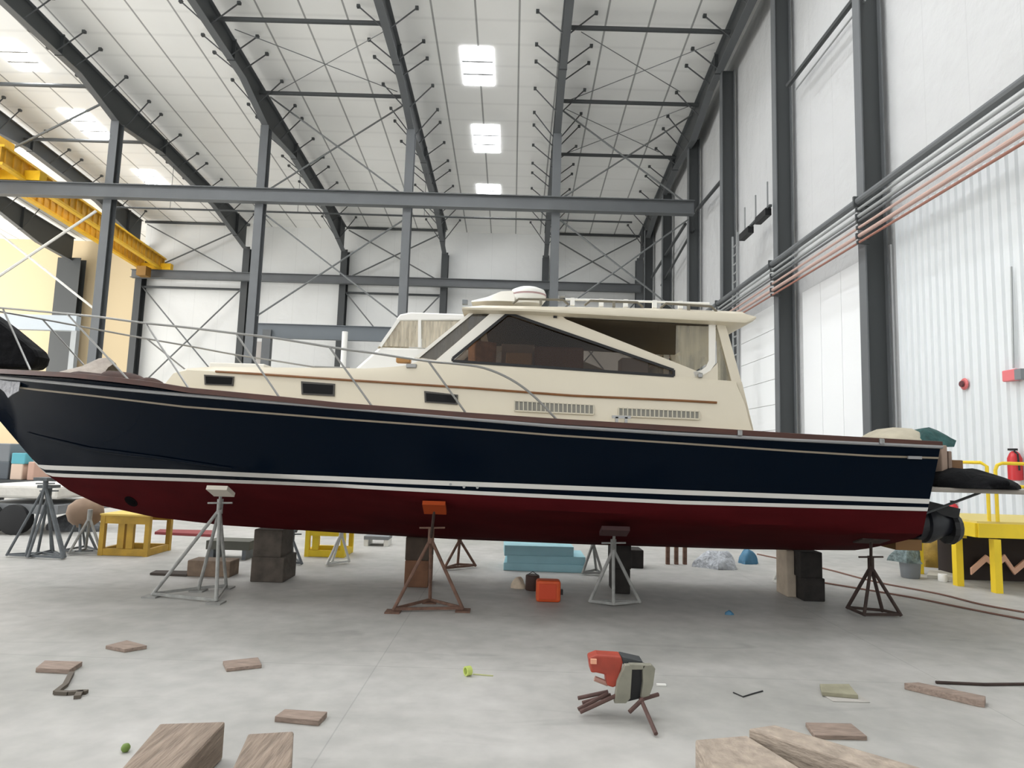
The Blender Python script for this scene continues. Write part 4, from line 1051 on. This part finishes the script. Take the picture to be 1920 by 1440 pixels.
# trailer with white load
D = 12.0
tr_ = thing('flatbed_trailer', (P(60, 980, D).x, D, 0), 'white loaded flatbed trailer with black wheels behind the bow', 'trailer')
a, b = P(-60, 968, D), P(110, 940, D)
MB().box(((a.x+b.x)/2, D+.8, (a.z+b.z)/2), (b.x-a.x, 1.6, .16)).build('bed', mat('trailer_grey', (120, 122, 124), .6), tr_)
for px in (-20, 28):
    q = P(px, 985, D); MB().lathe((q.x, D-.1, .27), [(0.12, 0), (.27, .02), (.27, .2), (.12, .22)], 20, 'Y').build('wheel', BLACKR, tr_, smooth=40)
MB().box(((a.x+b.x)/2, D+.8, b.z+.14), (b.x-a.x-.2, 1.4, .24)).build('load_cover', mat('white_cover', (226, 222, 214), .8, 0, .1, 3, .3), tr_, bevel=.05)
zb = b.z+.26
zrk = P(10, 899, 16.2).z
sh = thing('steel_rack', (P(10, 950, 16.2).x, 16.4, 0), 'low steel rack carrying bins at the left edge', 'rack')
q0, q1 = P(-40, 900, 16.2), P(66, 897, 16.2)
MB().box(((q0.x+q1.x)/2, 16.5, zrk-.04), (q1.x-q0.x, .9, .08)).build('shelf', STEEL_D, sh)
for x in (q0.x+.1, q1.x-.1): MB().box((x, 16.5, (zrk-.08)/2), (.08, .8, zrk-.08)).build('leg', STEEL_D, sh)
for px0, px1, py0, py1, m_, lab, up_ in ((-20, 17, 866, 900, mat('slate_bin', (92, 98, 104), .6), 'lower slate bin stacked at the left edge below the bow', 0), (-20, 20, 832, 866, GREYP, 'upper grey bin stacked at the left edge below the bow', 1), (18, 43, 870, 895, mat('pale_carton', (226, 200, 180), .7), 'pale carton under the teal bin', 0), (20, 48, 850, 870, mat('teal_bin', (96, 176, 190), .5), 'teal bin on a pale carton near the left edge', 1), (50, 65, 866, 895, mat('rose_carton', (206, 168, 150), .7), 'rose carton right of the pale carton', 0)):
    boxat('storage_bin', px0, py0, px1, py1, 16.2, .6, m_, lab, 'bin', P((px0+px1)/2, py1, 16.2).z if up_ else zrk, .02, 0)
wrap('dark_net', FL(112, 1000)+Vector((0, .5, 0)), .45, .3, .3, mat('net_grey', (96, 98, 100), .9, 0, .4, 14, .6), 'dark grey netting heap behind the slate stands', 'net', 44, .25)

# second boat behind
b2 = thing('white_cruiser', (P(700, 700, 15).x, 16, 0), 'white cabin cruiser parked behind, its wheelhouse left of the yacht windshield', 'boat')
D = 14.6
def Q(px, py): return P(px, py, D)
W2M = mat('cruiser_white', (238, 236, 230), .4)
cabp = [(664, 692), (706, 655), (712, 650), (905, 655), (905, 720), (640, 720)]
MB().prism([Q(*p) for p in cabp], (0, 2.4, 0)).build('cabin', W2M, b2, bevel=.06)
MB().prism([Q(*p) for p in [(743, 597), (750, 589), (770, 585), (905, 590), (905, 600), (745, 602)]], (0, 2.4, 0)).build('roof', W2M, b2, bevel=.05)
GH = glass('hazy_vinyl', (236, 232, 220), .08, .2, (214, 204, 184), .6)
MB().prism([Q(*p) for p in [(717, 649), (751, 602), (784, 602), (784, 651)]], (0, .02, 0)).build('side_window', GH, b2)
MB().prism([Q(*p) for p in [(791, 602), (900, 603), (900, 655), (791, 652)]], (0, .02, 0)).build('side_window', GH, b2)
for a, b in (((713, 650), (748, 600)), ((787, 652), (787, 600))): MB().bar(Q(*a)+Vector((0, -.01, 0)), Q(*b)+Vector((0, -.01, 0)), .07, .05, (0, 1, 0)).build('window_post', W2M, b2)
A, B = Q(708, 652), Q(747, 602); m = MB(); m.prism([A, B, B+Vector((0, 2.4, 0)), A+Vector((0, 2.4, 0))], (.02, 0, .0)); m.build('windshield', GH, b2)
a_, b_ = Q(640, 705), Q(1000, 705); zt3 = a_.z
rows = []
for i in range(13):
    t = i/12; x = a_.x-3.0+(b_.x+1-a_.x+3.0)*t; hbm = 1.5*(1-(1-min(1, t*2))**2)+.02
    zlo = 1.0+1.6*(1-min(1, t*2.4))**2
    rows.append([Vector((x, D+1.2-hbm, zt3)), Vector((x, D+1.2-hbm*.8, 1.6 if zlo < 1.6 else zlo)), Vector((x, D+1.2, zlo)), Vector((x, D+1.2+hbm*.8, 1.6 if zlo < 1.6 else zlo)), Vector((x, D+1.2+hbm, zt3))])
MB().loft(rows, (True, True), True).build('hull', W2M, b2, smooth=50)
for x in (a_.x, b_.x-.5): MB().box((x, D+1.2, .55), (.5, .5, 1.1)).build('keel_support', WOODD, b2)
A, B = Q(828, 588), Q(862, 589); MB().box((A+B)/2+Vector((0, .5, .02)), ((B-A).x, .5, .08)).build('roof_hatch', GREYP, b2, bevel=.02)
A = P(646, 640, 20); pp = thing('white_post', (A.x, 20, 0), 'pale vertical post standing left of the white cruiser', 'post')
MB().tube([(A.x, 20, 0), (A.x, 20, P(646, 622, 20).z)], .09, 12).build('pole', WHITE, pp); MB().box((A.x, 20, .03), (.5, .5, .06)).build('foot', GREYP, pp)

# ------------------------------------------------------------------ foreground floor
slab([(198, 1210), (238, 1200), (276, 1210), (234, 1217)], .03, WOODP, 'wood_pad', 'diamond lying wooden pad, farthest pad at left', 'wooden pad', group='loose wooden pads')
slab([(67, 1252), (84, 1238), (155, 1240), (131, 1255)], .035, WOODP, 'wood_pad', 'wooden pad beside the bent metal strip at left', 'wooden pad', group='loose wooden pads')
slab([(418, 1239), (484, 1232), (491, 1246), (425, 1253)], .028, WOODP, 'wood_pad', 'thin wooden pad between the bow stand and the floor pad below', 'wooden pad', group='loose wooden pads')
slab([(515, 1343), (534, 1329), (614, 1334), (598, 1351)], .035, WOODP, 'wood_pad', 'brown square pad just beyond the two foreground timbers', 'wooden pad', group='loose wooden pads')
slab([(1537, 1284), (1592, 1284), (1609, 1305), (1541, 1299)], .03, mat('olive_pad', (150, 146, 124), .85, 0, .2, 8), 'wood_pad', 'olive grey pad on top of a thin sheet at right', 'wooden pad', group='loose wooden pads', lift=.008)
slab([(1540, 1300), (1545, 1290), (1606, 1298), (1632, 1316), (1562, 1314)], .008, mat('pale_sheet', (176, 172, 166), .8), 'thin_sheet', 'thin pale sheet under the olive grey pad', 'sheet')
slab([(1510, 1354), (1596, 1356), (1626, 1380), (1527, 1378)], .028, WOODP, 'wood_pad', 'grey brown pad nearest the camera at right', 'wooden pad', group='loose wooden pads')
slab([(1695, 1280), (1722, 1279), (1848, 1305), (1846, 1314), (1832, 1312)], .05, WOODP, 'lumber_piece', 'short brown length of lumber lying at right', 'lumber')
tag(MB().tube([FL(1755, 1282)+Vector((0, 0, .012)), FL(1845, 1286)+Vector((0, 0, .012)), FL(1960, 1285)+Vector((0, 0, .012))], .012, 8).build('steel_rod', RUSTD), 'thin dark rod lying behind the lumber at right', 'rod')
m = MB(); z_ = .012
pl_ = [FL(*p)+Vector((0, 0, z_)) for p in ((134, 1265), (122, 1288), (104, 1302), (128, 1303), (150, 1301), (163, 1301))]
for a, b in zip(pl_, pl_[1:]): m.bar(a, b, .035, .024)
m.bar(pl_[4], FL(144, 1311)+Vector((0, 0, z_)), .04, .024)
tag(m.build('metal_strip', mat('strip_brown', (92, 84, 74), .7)), 'bent Z shaped metal strip on the floor at left', 'metal strip')
q = FL(877, 1267)
tp_ = thing('tape_roll', q, 'lime green tape roll standing on the concrete', 'tape roll')
m = MB(); n = 24
for r0, r1 in ((.036, .026),):
    rows = [[q+Vector((r*cos(2*pi*k/n), yy, .037+r*sin(2*pi*k/n))) for k in range(n)] for r, yy in ((r0, -.022), (r0, .022), (r1, .022), (r1, -.022), (r0, -.022))]
    m.loft(rows, closed=True)
m.v = [q+Matrix.Rotation(radians(-55), 4, 'Z') @ (p-q) for p in m.v]
m.build('roll', LIME, tp_, smooth=40)
MB().box(q+Vector((.12, .02, .003)), (.16, .02, .004), rz=-.15).build('tape_tail', mat('lime_tail', (170, 172, 120), .7), tp_)
q = FL(235, 1410)
tag(MB().lathe(q, [(0.005, 0), (.016, .004), (.024, .018), (.024, .028), (.016, .042), (.004, .046)], 16).build('green_ball', mat('olive_ball', (104, 128, 56), .6), smooth=60), 'small olive green ball on the floor left of the timber', 'ball')
wrap('blue_scrap', FL(1367, 1152), .05, .035, .045, BLUEC, 'small blue plastic scrap on the floor before the stern', 'scrap', 9)
tag(MB().tube([FL(1375, 1300)+Vector((0, 0, .006)), FL(1393, 1308)+Vector((0, 0, .006)), FL(1412, 1302)+Vector((0, 0, .006)), FL(1430, 1297)+Vector((0, 0, .006))], .005, 6).build('wire_bit', BLACKR), 'thin dark bit of wire on the concrete right of the toppled stand', 'wire')
tag(MB().box(FL(1240, 1286)+Vector((0, 0, .008)), (.07, .03, .012)).build('white_tag', WHITE), 'tiny white tag on the floor right of the toppled stand', 'tag')
# foreground timbers
def timber(tl, tr, br, bl, z, label, m_=WOODT):
    # top quad given by far-left, far-right, near-right, near-left pixels at height z
    pts = [FL(*p, z) for p in (tl, tr, br, bl)]
    return tag(MB().hexa([Vector((p.x, p.y, 0.0)) for p in pts], pts).build('timber', m_, bevel=.012), label, 'timber', 'heavy foreground timbers')
timber((300, 1356), (423, 1352), (255, 1530), (150, 1530), .2, 'heavy brown timber at bottom left with dark right face')
timber((465, 1375), (551, 1370), (543, 1530), (395, 1530), .2, 'shorter grey timber right of the heavy brown one')
TIMR = mat('timber_pale', (170, 156, 142), .9, 0, .25, 7, .35, stretch=(2, 2, 6))
timber((1303, 1386), (1400, 1378), (1600, 1500), (1400, 1540), .16, 'pale ended timber at bottom right', TIMR)
timber((1403, 1365), (1452, 1358), (2012, 1522), (1905, 1530), .2, 'long pale topped timber at bottom right corner', TIMR)
# toppled stand head with red and grey pads
c0 = FL(1165, 1345)
ts = thing('toppled_stand', c0, 'toppled stand with red head and grey plate on brown tube legs', 'boat stand')
D = c0.y
def T(px, py, d=0.0): return P(px, py, D+d)
MB().prism([T(*p, .02) for p in ((1104, 1234), (1120, 1228), (1165, 1231), (1168, 1243), (1160, 1285), (1150, 1290), (1138, 1286), (1136, 1266), (1118, 1262), (1108, 1262))], (0, .12, 0)).build('red_head', REDP, ts, bevel=.012)
MB().prism([T(*p, .04) for p in ((1165, 1231), (1205, 1240), (1206, 1250), (1168, 1246))], (0, .12, 0)).build('slate_bar', STEEL_D, ts, bevel=.004)
pp = [T(*p, -.03) for p in ((1172, 1248), (1186, 1247), (1182, 1310), (1174, 1319), (1152, 1319), (1158, 1280))]
pk = mat('grey_green_plate', (134, 132, 118), .8, 0, .15, 10)
MB().prism(pp, (0, .05, 0)).build('plate', pk, ts, bevel=.004)
MB().prism([T(*p, -.03) for p in ((1205, 1248), (1222, 1247), (1229, 1254), (1225, 1285), (1218, 1305), (1202, 1310), (1206, 1280))], (0, .05, 0)).build('plate', pk, ts, bevel=.004)
MB().prism([T(*p, -.03) for p in ((1180, 1246), (1212, 1247), (1206, 1256), (1184, 1256))], (0, .05, 0)).build('plate', pk, ts, bevel=.004)
MB().prism([T(*p, .01) for p in ((1180, 1250), (1212, 1250), (1206, 1308), (1174, 1316))], (0, .09, 0)).build('socket', BLACKR, ts)
MB().box(T(1113, 1240, 0.0), (.04, .02, .03)).build('label', mat('peach_sticker', (222, 160, 130), .7), ts)
MB().tube([T(1115, 1272, .06), T(1140, 1282, .06)], .018, 8).build('screw', mat('pinkish_metal', (170, 130, 116), .5), ts)
LG = mat('leg_brown', (86, 62, 56), .7, 0, .3, 14)
for a, b, da, db in (((1140, 1297), (1084, 1309), .1, .15), ((1140, 1300), (1084, 1330), .05, .0), ((1160, 1302), (1088, 1335), 0, -.08), ((1145, 1303), (1092, 1318), .08, .05), ((1200, 1312), (1234, 1302), -.02, .05), ((1206, 1310), (1180, 1335), -.05, -.1), ((1202, 1312), (1230, 1376), -.04, None)):
    A = T(*a, da); B = T(*b, db) if db is not None else FL(*b, .02)
    if B.z < .02: B = FL(*b, .02)
    MB().tube([A, B], .014, 8).build('leg', LG, ts)
